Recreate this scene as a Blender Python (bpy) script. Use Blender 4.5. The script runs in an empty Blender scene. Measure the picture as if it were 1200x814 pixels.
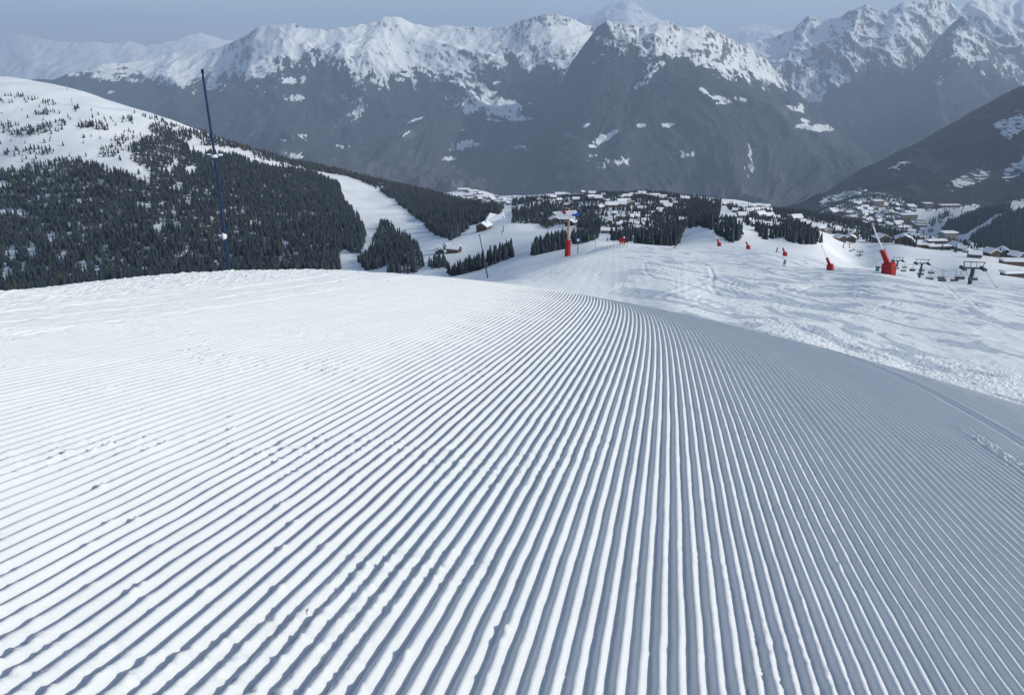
import bpy, bmesh, math, random
import numpy as np
from mathutils import Vector, Matrix
R = math.radians
random.seed(7); rng = np.random.default_rng(11)
scene = bpy.context.scene
COL = scene.collection

# ------------------------------------------------------------------ camera model
F = 870.0; TH = R(21.2); CT, ST = math.cos(TH), math.sin(TH)
def ray(u, v):                      # bearing t = x/Y and slope s = z/Y of a line of sight
    a = (np.asarray(u, float) - 600) / F; b = (407 - np.asarray(v, float)) / F
    Y = CT + b * ST
    return a / Y, (-ST + b * CT) / Y
def proj(x, y, z):
    d = y * CT - z * ST
    return 600 + F * x / d, 407 - F * (y * ST + z * CT) / d

# ------------------------------------------------------------------ noise
_P = np.random.default_rng(5).permutation(4096); _P = np.concatenate([_P, _P])
_G = np.random.default_rng(6).uniform(0, 2 * np.pi, 4096); _GX, _GY = np.cos(_G), np.sin(_G)
def perlin(x, y, seed=0):
    x = np.asarray(x, float) + seed * 37.17; y = np.asarray(y, float) + seed * 91.3
    x, y = np.broadcast_arrays(x, y)
    xi = np.floor(x).astype(np.int64); yi = np.floor(y).astype(np.int64)
    xf = x - xi; yf = y - yi
    u = xf * xf * xf * (xf * (xf * 6 - 15) + 10); v = yf * yf * yf * (yf * (yf * 6 - 15) + 10)
    def g(i, j, dx, dy):
        k = _P[(_P[i & 4095] + j) & 4095]
        return _GX[k] * dx + _GY[k] * dy
    a = g(xi, yi, xf, yf); b = g(xi + 1, yi, xf - 1, yf)
    c = g(xi, yi + 1, xf, yf - 1); d = g(xi + 1, yi + 1, xf - 1, yf - 1)
    return ((a + (b - a) * u) * (1 - v) + (c + (d - c) * u) * v) * 1.5
def fbm(x, y, o=4, seed=0, gain=.5):
    s = 0; a = 1
    for k in range(o):
        s = s + a * perlin(x * 2 ** k, y * 2 ** k, seed + k); a *= gain
    return s
def ridged(x, y, o=5, seed=0, gain=.5):
    s = 0; a = 1; n = 0; w = 1
    for k in range(o):
        r = 1 - np.abs(perlin(x * 2.03 ** k, y * 2.03 ** k, seed + k)) * 1.35
        r = np.clip(r, 0, 1) ** 2
        s = s + a * r * w; n += a; w = np.clip(r * 1.4, 0, 1); a *= gain
    return s / n
def sstep(a, b, x):
    t = np.clip((x - a) / (b - a), 0, 1); return t * t * (3 - 2 * t)
def inpoly(u, v, poly):
    u = np.asarray(u); v = np.asarray(v); r = np.zeros(u.shape, bool); n = len(poly)
    for i in range(n):
        x0, y0 = poly[i]; x1, y1 = poly[(i + 1) % n]
        if y0 == y1: continue
        c = ((y0 > v) != (y1 > v)) & (u < (x1 - x0) * (v - y0) / (y1 - y0) + x0)
        r ^= c
    return r

# ------------------------------------------------------------------ object helpers
def link(o, parent=None):
    COL.objects.link(o)
    if parent is not None: o.parent = parent
    return o
def tag(o, label, cat, group=None):
    o['label'] = label; o['category'] = cat
    if group: o['group'] = group
    return o
def struct(o): o['kind'] = 'structure'; return o
def stuff(o, label=None, cat=None):
    o['kind'] = 'stuff'
    if label: o['label'] = label; o['category'] = cat
    return o
def np_mesh(name, V, Fc, mat=None, smooth=True, attrs=None, mats=None, midx=None):
    me = bpy.data.meshes.new(name)
    V = np.ascontiguousarray(V, dtype=np.float32); Fc = np.ascontiguousarray(Fc, dtype=np.int32)
    n, k = Fc.shape
    me.vertices.add(len(V)); me.vertices.foreach_set('co', V.ravel())
    me.loops.add(n * k); me.loops.foreach_set('vertex_index', Fc.ravel())
    me.polygons.add(n); me.polygons.foreach_set('loop_start', np.arange(0, n * k, k, dtype=np.int32))
    if smooth: me.polygons.foreach_set('use_smooth', np.ones(n, bool))
    for m in (mats or ([mat] if mat else [])): me.materials.append(m)
    if midx is not None: me.polygons.foreach_set('material_index', np.asarray(midx, dtype=np.int32))
    if attrs:
        for an, av in attrs.items():
            a = me.attributes.new(an, 'FLOAT', 'POINT'); a.data.foreach_set('value', np.ascontiguousarray(av, dtype=np.float32).ravel())
    me.update(calc_edges=True)
    return me
def grid_faces(nr, nc, keep=None):
    i = np.arange((nr - 1) * nc).reshape(nr - 1, nc)[:, :-1]
    f = np.stack([i, i + 1, i + nc + 1, i + nc], -1).reshape(-1, 4)
    return f if keep is None else f[keep.ravel()]
def compact(V, Fc, attrs):
    used = np.zeros(len(V), bool); used[Fc.ravel()] = True
    m = np.cumsum(used) - 1
    return V[used], m[Fc], {k: a[used] for k, a in attrs.items()}
def mobj(name, me, parent=None, loc=None):
    o = bpy.data.objects.new(name, me)
    if loc is not None: o.location = loc
    return link(o, parent)
def empty(name, loc, rz=0.0, tilt=None):
    o = bpy.data.objects.new(name, None); o.empty_display_size = .3
    o.location = loc; o.rotation_euler = (0, 0, rz)
    return link(o)
class MB:
    def __init__(s): s.bm = bmesh.new()
    def box(s, c, d, rz=0, M=None):
        m = Matrix.Translation(c) @ Matrix.Rotation(rz, 4, 'Z') @ Matrix.Diagonal((d[0], d[1], d[2], 1))
        if M is not None: m = M @ m
        bmesh.ops.create_cube(s.bm, size=1, matrix=m); return s
    def tube(s, a, b, r0, r1=None, n=10, caps=True):
        a = Vector(a); b = Vector(b); d = b - a; r1 = r0 if r1 is None else r1
        q = d.to_track_quat('Z', 'Y').to_matrix().to_4x4()
        bmesh.ops.create_cone(s.bm, cap_ends=caps, segments=n, radius1=r0, radius2=r1, depth=d.length, matrix=Matrix.Translation((a + b) / 2) @ q); return s
    def ball(s, c, r, sc=(1, 1, 1), n=8):
        bmesh.ops.create_uvsphere(s.bm, u_segments=n + 2, v_segments=n, radius=r, matrix=Matrix.Translation(c) @ Matrix.Diagonal((*sc, 1))); return s
    def poly(s, vs, fs):
        b = [s.bm.verts.new(v) for v in vs]
        for f in fs: s.bm.faces.new([b[i] for i in f])
        return s
    def prism(s, pts, y0, y1):       # outline in the xz plane, extruded along y
        n = len(pts)
        vs = [(x, y0, z) for x, z in pts] + [(x, y1, z) for x, z in pts]
        fs = [list(range(n)), list(range(2 * n - 1, n - 1, -1))] + [[i, i + n, (i + 1) % n + n, (i + 1) % n] for i in range(n)]
        return s.poly(vs, fs)
    def mesh(s, name, mat, bevel=0, smooth=False):
        bmesh.ops.recalc_face_normals(s.bm, faces=s.bm.faces)
        if bevel: bmesh.ops.bevel(s.bm, geom=list(s.bm.edges), offset=bevel, segments=1, affect='EDGES')
        me = bpy.data.meshes.new(name); s.bm.to_mesh(me); s.bm.free(); me.materials.append(mat)
        if smooth:
            for p in me.polygons: p.use_smooth = True
        return me
    def obj(s, name, mat, parent=None, bevel=0, smooth=False): return mobj(name, s.mesh(name, mat, bevel, smooth), parent)
def dup(root, name=None, loc=None, rz=None):
    c = root.copy(); COL.objects.link(c)
    if loc is not None: c.location = loc
    if rz is not None: c.rotation_euler.z = rz
    for ch in root.children:
        d = ch.copy(); COL.objects.link(d); d.parent = c
        for g in ch.children:
            e = g.copy(); COL.objects.link(e); e.parent = d
    return c

# ------------------------------------------------------------------ material helpers
class NT:
    def __init__(s, name, rough=.7, spec=.3):
        s.m = bpy.data.materials.new(name); s.m.use_nodes = True; s.t = s.m.node_tree; s.n = s.t.nodes
        s.b = s.n['Principled BSDF']; s.b.inputs['Roughness'].default_value = rough; s.b.inputs['Specular IOR Level'].default_value = spec
        s.geo = s.n.new('ShaderNodeNewGeometry')
    def link(s, a, b): s.t.links.new(a, b)
    def val(s, sock, v):
        if hasattr(v, 'is_output') or isinstance(v, bpy.types.NodeSocket): s.link(v, sock)
        else: sock.default_value = v
    def math(s, op, a, b=0.0, c=0.0, clamp=False):
        n = s.n.new('ShaderNodeMath'); n.operation = op; n.use_clamp = clamp
        s.val(n.inputs[0], a); s.val(n.inputs[1], b); s.val(n.inputs[2], c); return n.outputs[0]
    def ramp(s, x, a, b, lo=0.0, hi=1.0):
        n = s.n.new('ShaderNodeMapRange'); n.interpolation_type = 'SMOOTHSTEP'
        s.val(n.inputs['Value'], x); n.inputs['From Min'].default_value = a; n.inputs['From Max'].default_value = b
        n.inputs['To Min'].default_value = lo; n.inputs['To Max'].default_value = hi; return n.outputs[0]
    def noise(s, scale, detail=3, rough=.5, vec=None, sc=None, dist=0.0):
        p = vec if vec is not None else s.geo.outputs['Position']
        if sc is not None:
            mp = s.n.new('ShaderNodeMapping'); mp.vector_type = 'POINT'; s.link(p, mp.inputs[0]); mp.inputs['Scale'].default_value = sc; p = mp.outputs[0]
        n = s.n.new('ShaderNodeTexNoise'); s.link(p, n.inputs['Vector']); n.inputs['Scale'].default_value = scale
        n.inputs['Detail'].default_value = detail; n.inputs['Roughness'].default_value = rough; n.inputs['Distortion'].default_value = dist
        return n.outputs['Fac']
    def attr(s, name):
        n = s.n.new('ShaderNodeAttribute'); n.attribute_name = name; return n.outputs['Fac']
    def mix(s, f, a, b):
        n = s.n.new('ShaderNodeMix'); n.data_type = 'RGBA'; s.val(n.inputs[0], f)
        for k, c in ((6, a), (7, b)):
            if isinstance(c, tuple): n.inputs[k].default_value = (*c, 1)
            else: s.link(c, n.inputs[k])
        return n.outputs[2]
    def color(s, c):
        if isinstance(c, tuple): s.b.inputs['Base Color'].default_value = (*c, 1)
        else: s.link(c, s.b.inputs['Base Color'])
    def bump(s, h, strength, dist, prev=None):
        n = s.n.new('ShaderNodeBump'); n.inputs['Strength'].default_value = strength; n.inputs['Distance'].default_value = dist
        s.link(h, n.inputs['Height'])
        if prev is not None: s.link(prev, n.inputs['Normal'])
        s.link(n.outputs[0], s.b.inputs['Normal']); return n.outputs[0]
def plain(name, c, rough=.6, spec=.3, var=.25, scale=6.0, metal=0.0):
    k = NT(name, rough, spec); n = k.noise(scale, 3)
    dark = tuple(x * (1 - var) for x in c)
    k.color(k.mix(n, dark, tuple(min(1, x * (1 + var * .5)) for x in c))); k.b.inputs['Metallic'].default_value = metal
    return k.m
M = {}
SNOW = (.85, .878, .895)
# groomed snow
k = NT('groomed_snow', .55, .25)
gr = k.math('ADD', k.math('MULTIPLY', k.noise(3.0, 4), .5), k.math('MULTIPLY', k.ramp(k.noise(480, 3, .75), .3, .7), .5))
k.color(k.mix(gr, (.66, .688, .705), (.80, .825, .838)))
b1 = k.bump(k.noise(55, 5, .65), .55, .006)
k.bump(k.noise(420, 2, .6), .35, .0015, b1)
M['corduroy'] = k.m
# skied piste snow + painted dark shade under dense trees
k = NT('piste_snow', .6, .25)
sc = k.noise(.17, 2, .5, sc=(1, .55, 1), dist=1.2); icy = k.math('MULTIPLY', k.ramp(sc, .535, .555), k.ramp(k.noise(2.2, 4, .7, sc=(.4, 1, 1)), .3, .5, .7, 1.0))
wood_shade = k.attr('floor'); n2 = k.noise(.05, 4, .6)
shade_fac = k.ramp(k.math('ADD', wood_shade, k.math('MULTIPLY', k.math('SUBTRACT', n2, .5), .7)), .45, .62)
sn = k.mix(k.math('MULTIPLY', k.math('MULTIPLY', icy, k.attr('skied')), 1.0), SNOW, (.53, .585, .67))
k.color(k.mix(shade_fac, sn, (.06, .065, .06)))  # dark tone painted over the snow for the shade of close trees
b0 = k.bump(k.noise(2.6, 4, .6, sc=(2.6, .35, 1), dist=1.5), .5, .10)
b1 = k.bump(k.noise(1.6, 6, .62, sc=(1, .5, 1)), .5, .18, b0)
k.bump(k.noise(.12, 4, .6), .4, .8, b1)
M['piste'] = k.m
# mountains
def mountain_mat(name, forest, brown, rockc=(.10, .108, .125), s0=1.0):
    k = NT(name, .8, .1)
    a = k.attr('snow')
    na = k.noise(.0045 * s0, 8, .66, sc=(1, 1, .7)); nb = k.noise(.022 * s0, 5, .65, sc=(1.3, .35, .6))
    x = k.math('ADD', a, k.math('MULTIPLY', k.math('SUBTRACT', na, .5), 1.9)); x = k.math('ADD', x, k.math('MULTIPLY', k.math('SUBTRACT', nb, .5), 1.9))
    sf = k.ramp(x, .45, .55)
    sep = k.n.new('ShaderNodeSeparateXYZ'); k.link(k.geo.outputs['Normal'], sep.inputs[0])
    st = k.math('ADD', sep.outputs[2], k.math('MULTIPLY', k.math('SUBTRACT', k.noise(.014 * s0, 7, .8, sc=(1.6, .45, .5)), .5), 1.5))
    st = k.math('SUBTRACT', st, k.math('MULTIPLY', k.attr('rock'), .17))
    rk = k.ramp(st, .585, .65)
    gl = k.attr('brown'); bn = k.noise(.0016 * s0, 5, .6)
    fc = k.mix(k.ramp(k.math('ADD', gl, k.math('MULTIPLY', k.math('SUBTRACT', bn, .5), 1.6)), .3, .9), forest, brown)
    fc = k.mix(k.ramp(k.noise(.02 * s0, 5, .7), .3, .75), k.mix(.5, fc, (.012, .016, .018)), fc)
    fc = k.mix(k.ramp(k.math('ADD', k.noise(.0035 * s0, 7, .72, sc=(1, .5, .7)), k.math('MULTIPLY', gl, .07)), .55, .72, 0, .55), fc, (.19, .19, .20))
    fc = k.mix(k.ramp(k.noise(.03 * s0, 6, .75, sc=(1, .6, 1)), .52, .68, 0, .30), fc, (.20, .205, .22))
    hi = k.mix(rk, rockc, SNOW)
    k.color(k.mix(sf, fc, hi))
    k.bump(k.noise(.03 * s0, 6, .7), .9, 14)
    return k.m
M['mount'] = mountain_mat('mountain_ground', (.040, .052, .064), (.092, .083, .086))
M['near_mount'] = mountain_mat('dark_slope_ground', (.020, .029, .040), (.040, .042, .050), s0=2.2)
# trees
k = NT('conifer_needles', .9, .1)
oi = k.n.new('ShaderNodeObjectInfo')
k.color(k.mix(k.noise(.02, 2), k.mix(k.noise(.30, 3), (.013, .023, .030), (.042, .060, .070)), k.mix(k.noise(.25, 3), (.022, .032, .040), (.056, .072, .082))))
M['needle'] = k.m
k = NT('larch_twigs', .9, .1); k.color(k.mix(k.noise(.2, 3), (.05, .042, .035), (.085, .07, .055))); M['larch'] = k.m
M['trunk'] = plain('bark', (.09, .065, .05))
M['wood'] = plain('chalet_wood', (.12, .072, .05), scale=1.2)
M['wood2'] = plain('dark_wood', (.075, .05, .04), scale=1.2)
M['stone'] = plain('rendered_wall', (.20, .18, .165), scale=.6)
M['tan'] = plain('tan_wall', (.19, .145, .115), scale=.6)
M['roofsnow'] = plain('roof_snow', (.82, .84, .88), .6, .25, .06, .8)
M['glass'] = plain('window_glass', (.03, .04, .05), .15, .5)
M['red'] = plain('red_padding', (.40, .011, .014), .5, .35, .25, 1.5)
M['redm'] = plain('red_paint', (.36, .012, .015), .45, .4)
M['white'] = plain('white_paint', (.75, .76, .78), .45, .4, .08)
M['blue'] = plain('blue_paint', (.02, .10, .42), .4, .4)
M['bluepole'] = plain('blue_pole', (.013, .036, .12), .5, .3, .6, 14)
M['dark'] = plain('dark_steel', (.05, .055, .065), .5, .4, .3, 2, .3)
M['steel'] = plain('galvanised_steel', (.30, .32, .34), .5, .4, .2, 3, .4)
M['orange'] = plain('orange_wood_post', (.50, .26, .12), .6, .3, .35, 3)
M['black'] = plain('black_fabric', (.015, .016, .02), .8, .2)
M['navy'] = plain('navy_fabric', (.02, .03, .06), .8, .2)
M['skin'] = plain('skin', (.5, .32, .24), .6, .3)
M['teal'] = plain('teal_paint', (.03, .20, .22), .5, .3)
M['yellow'] = plain('dark_red_fabric', (.25, .03, .03), .8, .2)

# ------------------------------------------------------------------ 1. groomed knoll
KP = [-1.57333997e-01, -2.11737982e-01, -3.44480607e-03, 1.72000251e-02, -7.54156822e-03, 4.35855682e-05, -7.34346569e-04,
      -3.14383149e-04, 2.09811357e-01, 2.27884191e-03, -2.41993122e-04, 6.60950945e-02]
def knoll_z(x, y):
    a, e, k1, k2, k3, m1, m2, m3 = KP[:8]
    return -1.5 + a * y + e * x + k1 * y * y + k2 * x * y + k3 * x * x + m1 * y ** 3 + m2 * x * y * y + m3 * x * x * y - .012 * np.maximum(0, y - 15) ** 2
def groove_x(y): return KP[8] * y + KP[9] * y * y + KP[10] * y ** 3
PITCH = KP[11]
ys = [-1.0]
while ys[-1] < 44: ys.append(ys[-1] + max(.014, .0062 * ys[-1]))
ys = np.array(ys); NV = 10
n0, n1 = -640, 560
ph = np.arange(n0 * NV, n1 * NV + 1) / NV
Cc = ph * PITCH
Yg = ys[:, None] + 0 * Cc[None]; Xg = Cc[None] + groove_x(np.minimum(ys, 30))[:, None]
wid = .8 * np.maximum(ys, 0) + 1.8
vis = np.abs(Xg) < wid[:, None]
keep = vis[:-1, :-1] | vis[1:, 1:] | vis[:-1, 1:] | vis[1:, :-1]
nr, nc = Xg.shape
Fc = grid_faces(nr, nc, keep)
P0 = (ph[None] + 0 * Xg).ravel()
V, Fc, at = compact(np.stack([Xg.ravel(), Yg.ravel()], 1), Fc, {'p': P0})
x, y, p = V[:, 0], V[:, 1], at['p']; c = p * PITCH
wob = .038 * perlin(x * 7, y * 3.2, 1) + .03 * perlin(x * 22, y * 13, 2) + .10 * perlin(c * 1.7, y * .12, 23)
q = (p + wob) * 2 * np.pi
tri = np.arcsin(.98 * np.sin(q)) / math.asin(.98)
cap = .70 + .0 * tri; sk_ = .10; tri = np.where(tri > cap - sk_, cap - sk_ + sk_ * np.tanh((tri - cap + sk_) / sk_ * .8), tri) + .12
rnd = perlin(np.round(p) * 1.37, y * .05, 3)
dep = .038 * (1 + .16 * rnd + .14 * perlin(x * 3.1, y * 1.6, 4))
edge = sstep(-5.0, -5.9, c)          # rougher snow past the last tiller seam on the left
dep = dep * (1 - .30 * edge) * (1 - .42 * sstep(.4, 4.5, c))
hz = dep * tri * .5 * 2 * .5
z = knoll_z(x, y) + hz
z += .004 * perlin(x * 2.3, y * 2.3, 5) + .010 * perlin(x * .6, y * .5, 6)
# tiller seams
g = lambda cc, w: np.exp(-((c - cc) / w) ** 2)
z += -.007 * g(1.322, .018)
z += (-.026 * g(-5.22, .06) + 0 * g(-5.36, .07)) * (1 + 1.1 * perlin(x * 5, y * 4, 8))
z += -.016 * g(3.66 + 0 * c, .05) + .012 * g(3.8, .06)
rough = np.clip(edge + .7 * g(-5.3, .12), 0, 1)
z += edge * (-.03 * g(-5.95 + .06 * perlin(y * .5, 0 * y, 33), .05) - .025 * g(-6.7 + .1 * perlin(y * .4, 0 * y, 34), .07)) * (1 + perlin(x * 4, y * 3, 35))
z += rough * (.009 * fbm(x * 6, y * 3.5, 3, 9) + .014 * perlin(x * 1.7, y * .9, 7))
# crumbly snow on the rim of the knoll
rim = sstep(-6.2, -8.0, c)
z += rim * np.abs(fbm(x * 3.5, y * 2.2, 3, 30)) * .05
# snow crumbs and little broken curls
msk = sstep(.05, .4, perlin(x * 1.3, y * 1.1, 12)) * sstep(1.9, -.4, c) * sstep(9, 4, y)
z += msk * .010 * np.clip(fbm(x * 34, y * 26, 2, 13) - .25, 0, 1) * 2
z -= msk * .012 * np.clip(fbm(x * 26, y * 30, 2, 15) - .42, 0, 1) * 2
rows0 = np.argsort(y, kind='stable'); ysrt = y[rows0]
for i in range(520):
    cy = 1.5 + 6.5 * random.random() ** 1.6; cx = random.uniform(-.72, .62 if random.random() < .8 else .7) * cy
    if random.random() < .5 and cx > .1 * cy: cx = -cx
    r = random.uniform(.007, .017); hgt = random.uniform(.3, 1.0) * r * random.choice((1, 1, -.5))
    i0, i1 = np.searchsorted(ysrt, (cy - 2.5 * r, cy + 2.5 * r)); ii = rows0[i0:i1]
    d2 = ((x[ii] - cx) / (r * 1.2)) ** 2 + ((y[ii] - cy) / r) ** 2
    z[ii] += hgt * np.exp(-d2 * 1.3)
# torn, lumpy streak on the right
sy = sstep(4.6, 5.0, y) * sstep(7.0, 6.2, y); cw = .10 + .03 * perlin(y * 3, 0 * y, 17)
lump = sy * np.exp(-(np.abs(c - 3.12) / cw) ** 3)
z += lump * (.012 + .035 * np.abs(fbm(x * 16, y * 12, 3, 18)))
z -= sy * .035 * np.clip(g(3.27, .035) * (perlin(x * 9, y * 5, 19) + .2), 0, 1)
me = np_mesh('groomed_slope', np.stack([x, y, z], 1), Fc, M['corduroy'])
struct(mobj('groomed_slope', me))
del Xg, Yg, P0, vis, keep

# ------------------------------------------------------------------ terrain sheets from height controls
class Sheet:
    def __init__(s, ctrl, t0, t1, nt, Y0, Y1, nl, KT=3.0, c=.12):
        A = np.array(ctrl, float); t, e = ray(A[:, 0], A[:, 1]); L = np.log(A[:, 2])
        P = np.stack([t * KT, L], 1); n = len(P)
        ker = lambda d2: np.sqrt(d2 + c * c)
        K = ker(((P[:, None] - P[None]) ** 2).sum(-1)) ; B = np.concatenate([np.ones((n, 1)), P], 1)
        W = np.linalg.solve(np.block([[K - 1e-4 * np.eye(n), B], [B.T, np.zeros((3, 3))]]), np.concatenate([e, np.zeros(3)]))
        s.t = np.linspace(t0, t1, nt); s.L = np.linspace(math.log(Y0), math.log(Y1), nl)
        S = np.zeros((nl, nt))
        for j in range(nl):
            d2 = (s.t[:, None] * KT - P[None, :, 0]) ** 2 + (s.L[j] - P[None, :, 1]) ** 2
            S[j] = ker(d2) @ W[:n] + W[n] + W[n + 1] * s.t * KT + W[n + 2] * s.L[j]
        s.Y = np.exp(s.L)[:, None] + 0 * s.t[None]; s.X = s.Y * s.t[None]; s.Z = S * s.Y
    def finish(s): s.S = s.Z / s.Y; s.cm = np.maximum.accumulate(s.S, 0)
    def _ij(s, t, L):
        a = np.clip((np.asarray(t) - s.t[0]) / (s.t[1] - s.t[0]), 0, len(s.t) - 1.001); b = np.clip((np.asarray(L) - s.L[0]) / (s.L[1] - s.L[0]), 0, len(s.L) - 1.001)
        return a, b
    def bil(s, A, t, L):
        a, b = s._ij(t, L); i = b.astype(int); j = a.astype(int); fb = b - i; fa = a - j
        return (A[i, j] * (1 - fa) + A[i, j + 1] * fa) * (1 - fb) + (A[i + 1, j] * (1 - fa) + A[i + 1, j + 1] * fa) * fb
    def z(s, x, y): return s.bil(s.Z, np.asarray(x) / y, np.log(y))
    def hit(s, u, v, Ymin=0):
        t, e = ray(u, v); t = float(t); e = float(e)
        col = s.bil(s.S, np.full(len(s.L), t), s.L); k = np.where((col >= e) & (s.L >= math.log(max(Ymin, 1e-3))))[0]
        if len(k) == 0:
            i = len(col) - 1 if Ymin == 0 else np.argmax(np.where(s.L >= math.log(Ymin), col, -9))
            Y = math.exp(s.L[i])
        else:
            i = k[0]
            if i == 0: Y = math.exp(s.L[0])
            else:
                f = (e - col[i - 1]) / (col[i] - col[i - 1] + 1e-12); Y = math.exp(s.L[i - 1] + np.clip(f, 0, 1) * (s.L[i] - s.L[i - 1]))
        return Vector((t * Y, Y, float(s.z(t * Y, Y))))
CT1 = []
def ct(u, *pts): CT1.extend([(u, v, Y) for v, Y in pts])
ct(-300, (400, 24), (398, 60), (392, 200), (385, 600), (375, 800), (330, 950), (240, 1200), (150, 1450), (70, 1750), (85, 2050), (200, 3000))
ct(-120, (385, 24), (380, 60), (372, 200), (368, 600), (360, 800), (310, 950), (220, 1200), (145, 1430), (86, 1730), (98, 2050), (200, 3000))
ct(0, (362, 24), (362, 60), (358, 200), (352, 600), (345, 760), (300, 920), (205, 1200), (140, 1420), (93, 1720), (104, 2050), (210, 3000))
ct(100, (350, 24), (352, 60), (348, 200), (343, 600), (335, 750), (280, 920), (200, 1170), (152, 1380), (110, 1700), (121, 2050), (220, 3000))
ct(200, (336, 24), (339, 60), (337, 200), (332, 600), (322, 750), (270, 920), (205, 1180), (170, 1400), (141, 1720), (152, 2050), (230, 3000))
ct(300, (332, 24), (335, 60), (334, 200), (330, 600), (318, 750), (270, 950), (218, 1230), (178, 1720), (190, 2050), (240, 3000))
ct(400, (332, 24), (334, 60), (332, 200), (327, 550), (315, 690), (285, 870), (240, 1200), (219, 1500), (201, 1800), (213, 2100), (250, 3000))
ct(450, (333, 24), (335, 60), (332, 200), (326, 500), (314, 620), (285, 850), (252, 1150), (214, 1780), (226, 2100), (250, 3000))
ct(500, (335, 24), (337, 60), (332, 200), (325, 450), (313, 550), (295, 650), (278, 820), (250, 1200), (225, 1800), (235, 2150), (255, 3000))
ct(560, (340, 24), (336, 40), (331, 60), (327, 130), (322, 350), (312, 470), (292, 620), (268, 840), (252, 1050), (242, 1400), (232, 1750), (223, 2050), (236, 2400), (260, 3100))
ct(600, (347, 24), (342, 35), (331, 52), (319, 76), (313, 102), (309, 150), (304, 280), (298, 440), (285, 600), (264, 800), (252, 950), (238, 1250), (228, 1600), (235, 2000), (262, 3000))
ct(640, (354, 24), (350, 35), (339, 50), (321, 73), (308, 96), (302, 135), (298, 200), (294, 400), (280, 560), (264, 800), (250, 900), (230, 1350), (240, 1800), (265, 3000))
ct(665, (358, 24), (355, 35), (345, 50), (322, 72), (309, 93), (300, 112), (295, 150), (292, 220), (289, 400), (278, 560), (262, 780), (246, 950), (229, 1350), (240, 1800), (265, 3000))
ct(700, (365, 24), (361, 35), (352, 50), (325, 73), (308, 98), (294, 138), (284, 200), (283, 260), (284, 420), (274, 600), (258, 780), (242, 950), (228, 1300), (240, 1800), (265, 3000))
ct(730, (370, 24), (366, 35), (356, 50), (338, 64), (318, 84), (300, 122), (289, 180), (284, 240), (287, 300), (288, 420), (277, 560), (262, 700), (245, 900), (227, 1250), (240, 1800), (265, 3000))
ct(790, (376, 24), (370, 35), (357, 50), (336, 69), (312, 105), (298, 165), (289, 250), (288, 310), (285, 420), (272, 580), (252, 850), (228, 1250), (240, 1800), (266, 3000))
ct(850, (390, 24), (384, 34), (370, 50), (348, 69), (324, 100), (306, 155), (296, 220), (289, 290), (275, 400), (266, 480), (262, 560), (251, 750), (242, 950), (235, 1250), (247, 1800), (270, 3000))
ct(900, (402, 24), (397, 33), (382, 46), (352, 70), (326, 103), (309, 160), (299, 220), (286, 350), (278, 460), (263, 690), (252, 900), (245, 1200), (260, 1700), (275, 3000))
ct(960, (418, 24), (412, 32), (396, 43), (362, 68), (337, 100), (318, 180), (305, 250), (291, 370), (281, 470), (273, 650), (264, 850), (255, 1150), (272, 1600), (290, 3000))
ct(1000, (436, 22), (430, 30), (410, 41), (370, 64), (341, 92), (315, 165), (318, 300), (311, 450), (298, 600), (286, 680), (278, 760), (268, 900), (261, 1150), (275, 1500), (292, 3000))
ct(1038, (448, 21), (442, 29), (420, 39), (378, 61), (345, 87), (323, 120), (326, 190), (322, 320), (306, 460), (290, 620), (281, 750), (274, 1000), (287, 1400), (300, 3000))
ct(1080, (460, 20), (454, 28), (432, 38), (388, 58), (350, 86), (332, 115), (331, 180), (327, 360), (310, 450), (293, 600), (284, 750), (278, 900), (292, 1300), (305, 3000))
ct(1140, (478, 20), (470, 27), (448, 35), (400, 54), (360, 80), (338, 115), (331, 230), (322, 330), (311, 430), (300, 560), (290, 700), (286, 850), (300, 1300), (310, 3000))
ct(1200, (495, 19), (486, 26), (464, 33), (412, 52), (370, 78), (345, 120), (338, 200), (330, 300), (318, 430), (308, 560), (300, 650), (296, 850), (306, 1300), (315, 3000))
ct(1400, (545, 18), (535, 25), (505, 31), (440, 50), (390, 76), (360, 120), (350, 200), (340, 300), (328, 450), (316, 650), (308, 850), (320, 1300), (320, 3000))
S1 = Sheet(CT1, -1.02, 1.02, 1700, 17, 3000, 1050)
x, y = S1.X, S1.Y
und = perlin(x / 14, y / 22, 40) * .12 * sstep(30, 120, y) + perlin(x / 45, y / 60, 41) * 1.1 * sstep(150, 500, y) + perlin(x / 160, y / 160, 42) * 5 * sstep(500, 1100, y) + perlin(x / 60, y / 60, 43) * 2.2 * sstep(700, 1200, y)
S1.Z += und
ed = np.array([(568, 328, 58), (596, 320, 74), (628, 310, 92), (663, 300, 112), (698, 291, 152), (728, 284, 245), (742, 284, 330)], float)
et, es = ray(ed[:, 0], ed[:, 1]); ex = np.interp(np.log(y), np.log(ed[:, 2]), et * ed[:, 2])
dl = (ex - x)
roll = (.03 * np.clip(dl + 4, 0, 4) ** 2 + .30 * np.clip(dl, 0, 11) + .02 * np.clip(dl - 11, 0, 30)) * sstep(56, 70, y) * sstep(330, 230, y)
S1.Z -= roll
near = sstep(400, 150, y)
uu, vv = proj(x, y, S1.Z)
ctr = 1 - .85 * sstep(585, 640, uu) * sstep(790, 730, uu)
S1.Z += near * ctr * (.05 * fbm(x / 1.3, y / 2.6, 3, 44) + .09 * fbm(x / 5, y / 9, 2, 47))
rb = sstep(840, 900, uu) * sstep(0, 22, vv - np.interp(uu, [840, 900, 1000, 1100, 1200], [340, 358, 382, 405, 425]))
S1.Z += rb * .09 * np.abs(fbm(x / .35, y / .8, 3, 45))
def track(cx, cy, rx, ry, a0, a1, w, dp, n=60):
    aa = np.linspace(R(a0), R(a1), n); px = cx + rx * np.cos(aa); py = cy + ry * np.sin(aa)
    carve(px, py, w, dp)
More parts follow.
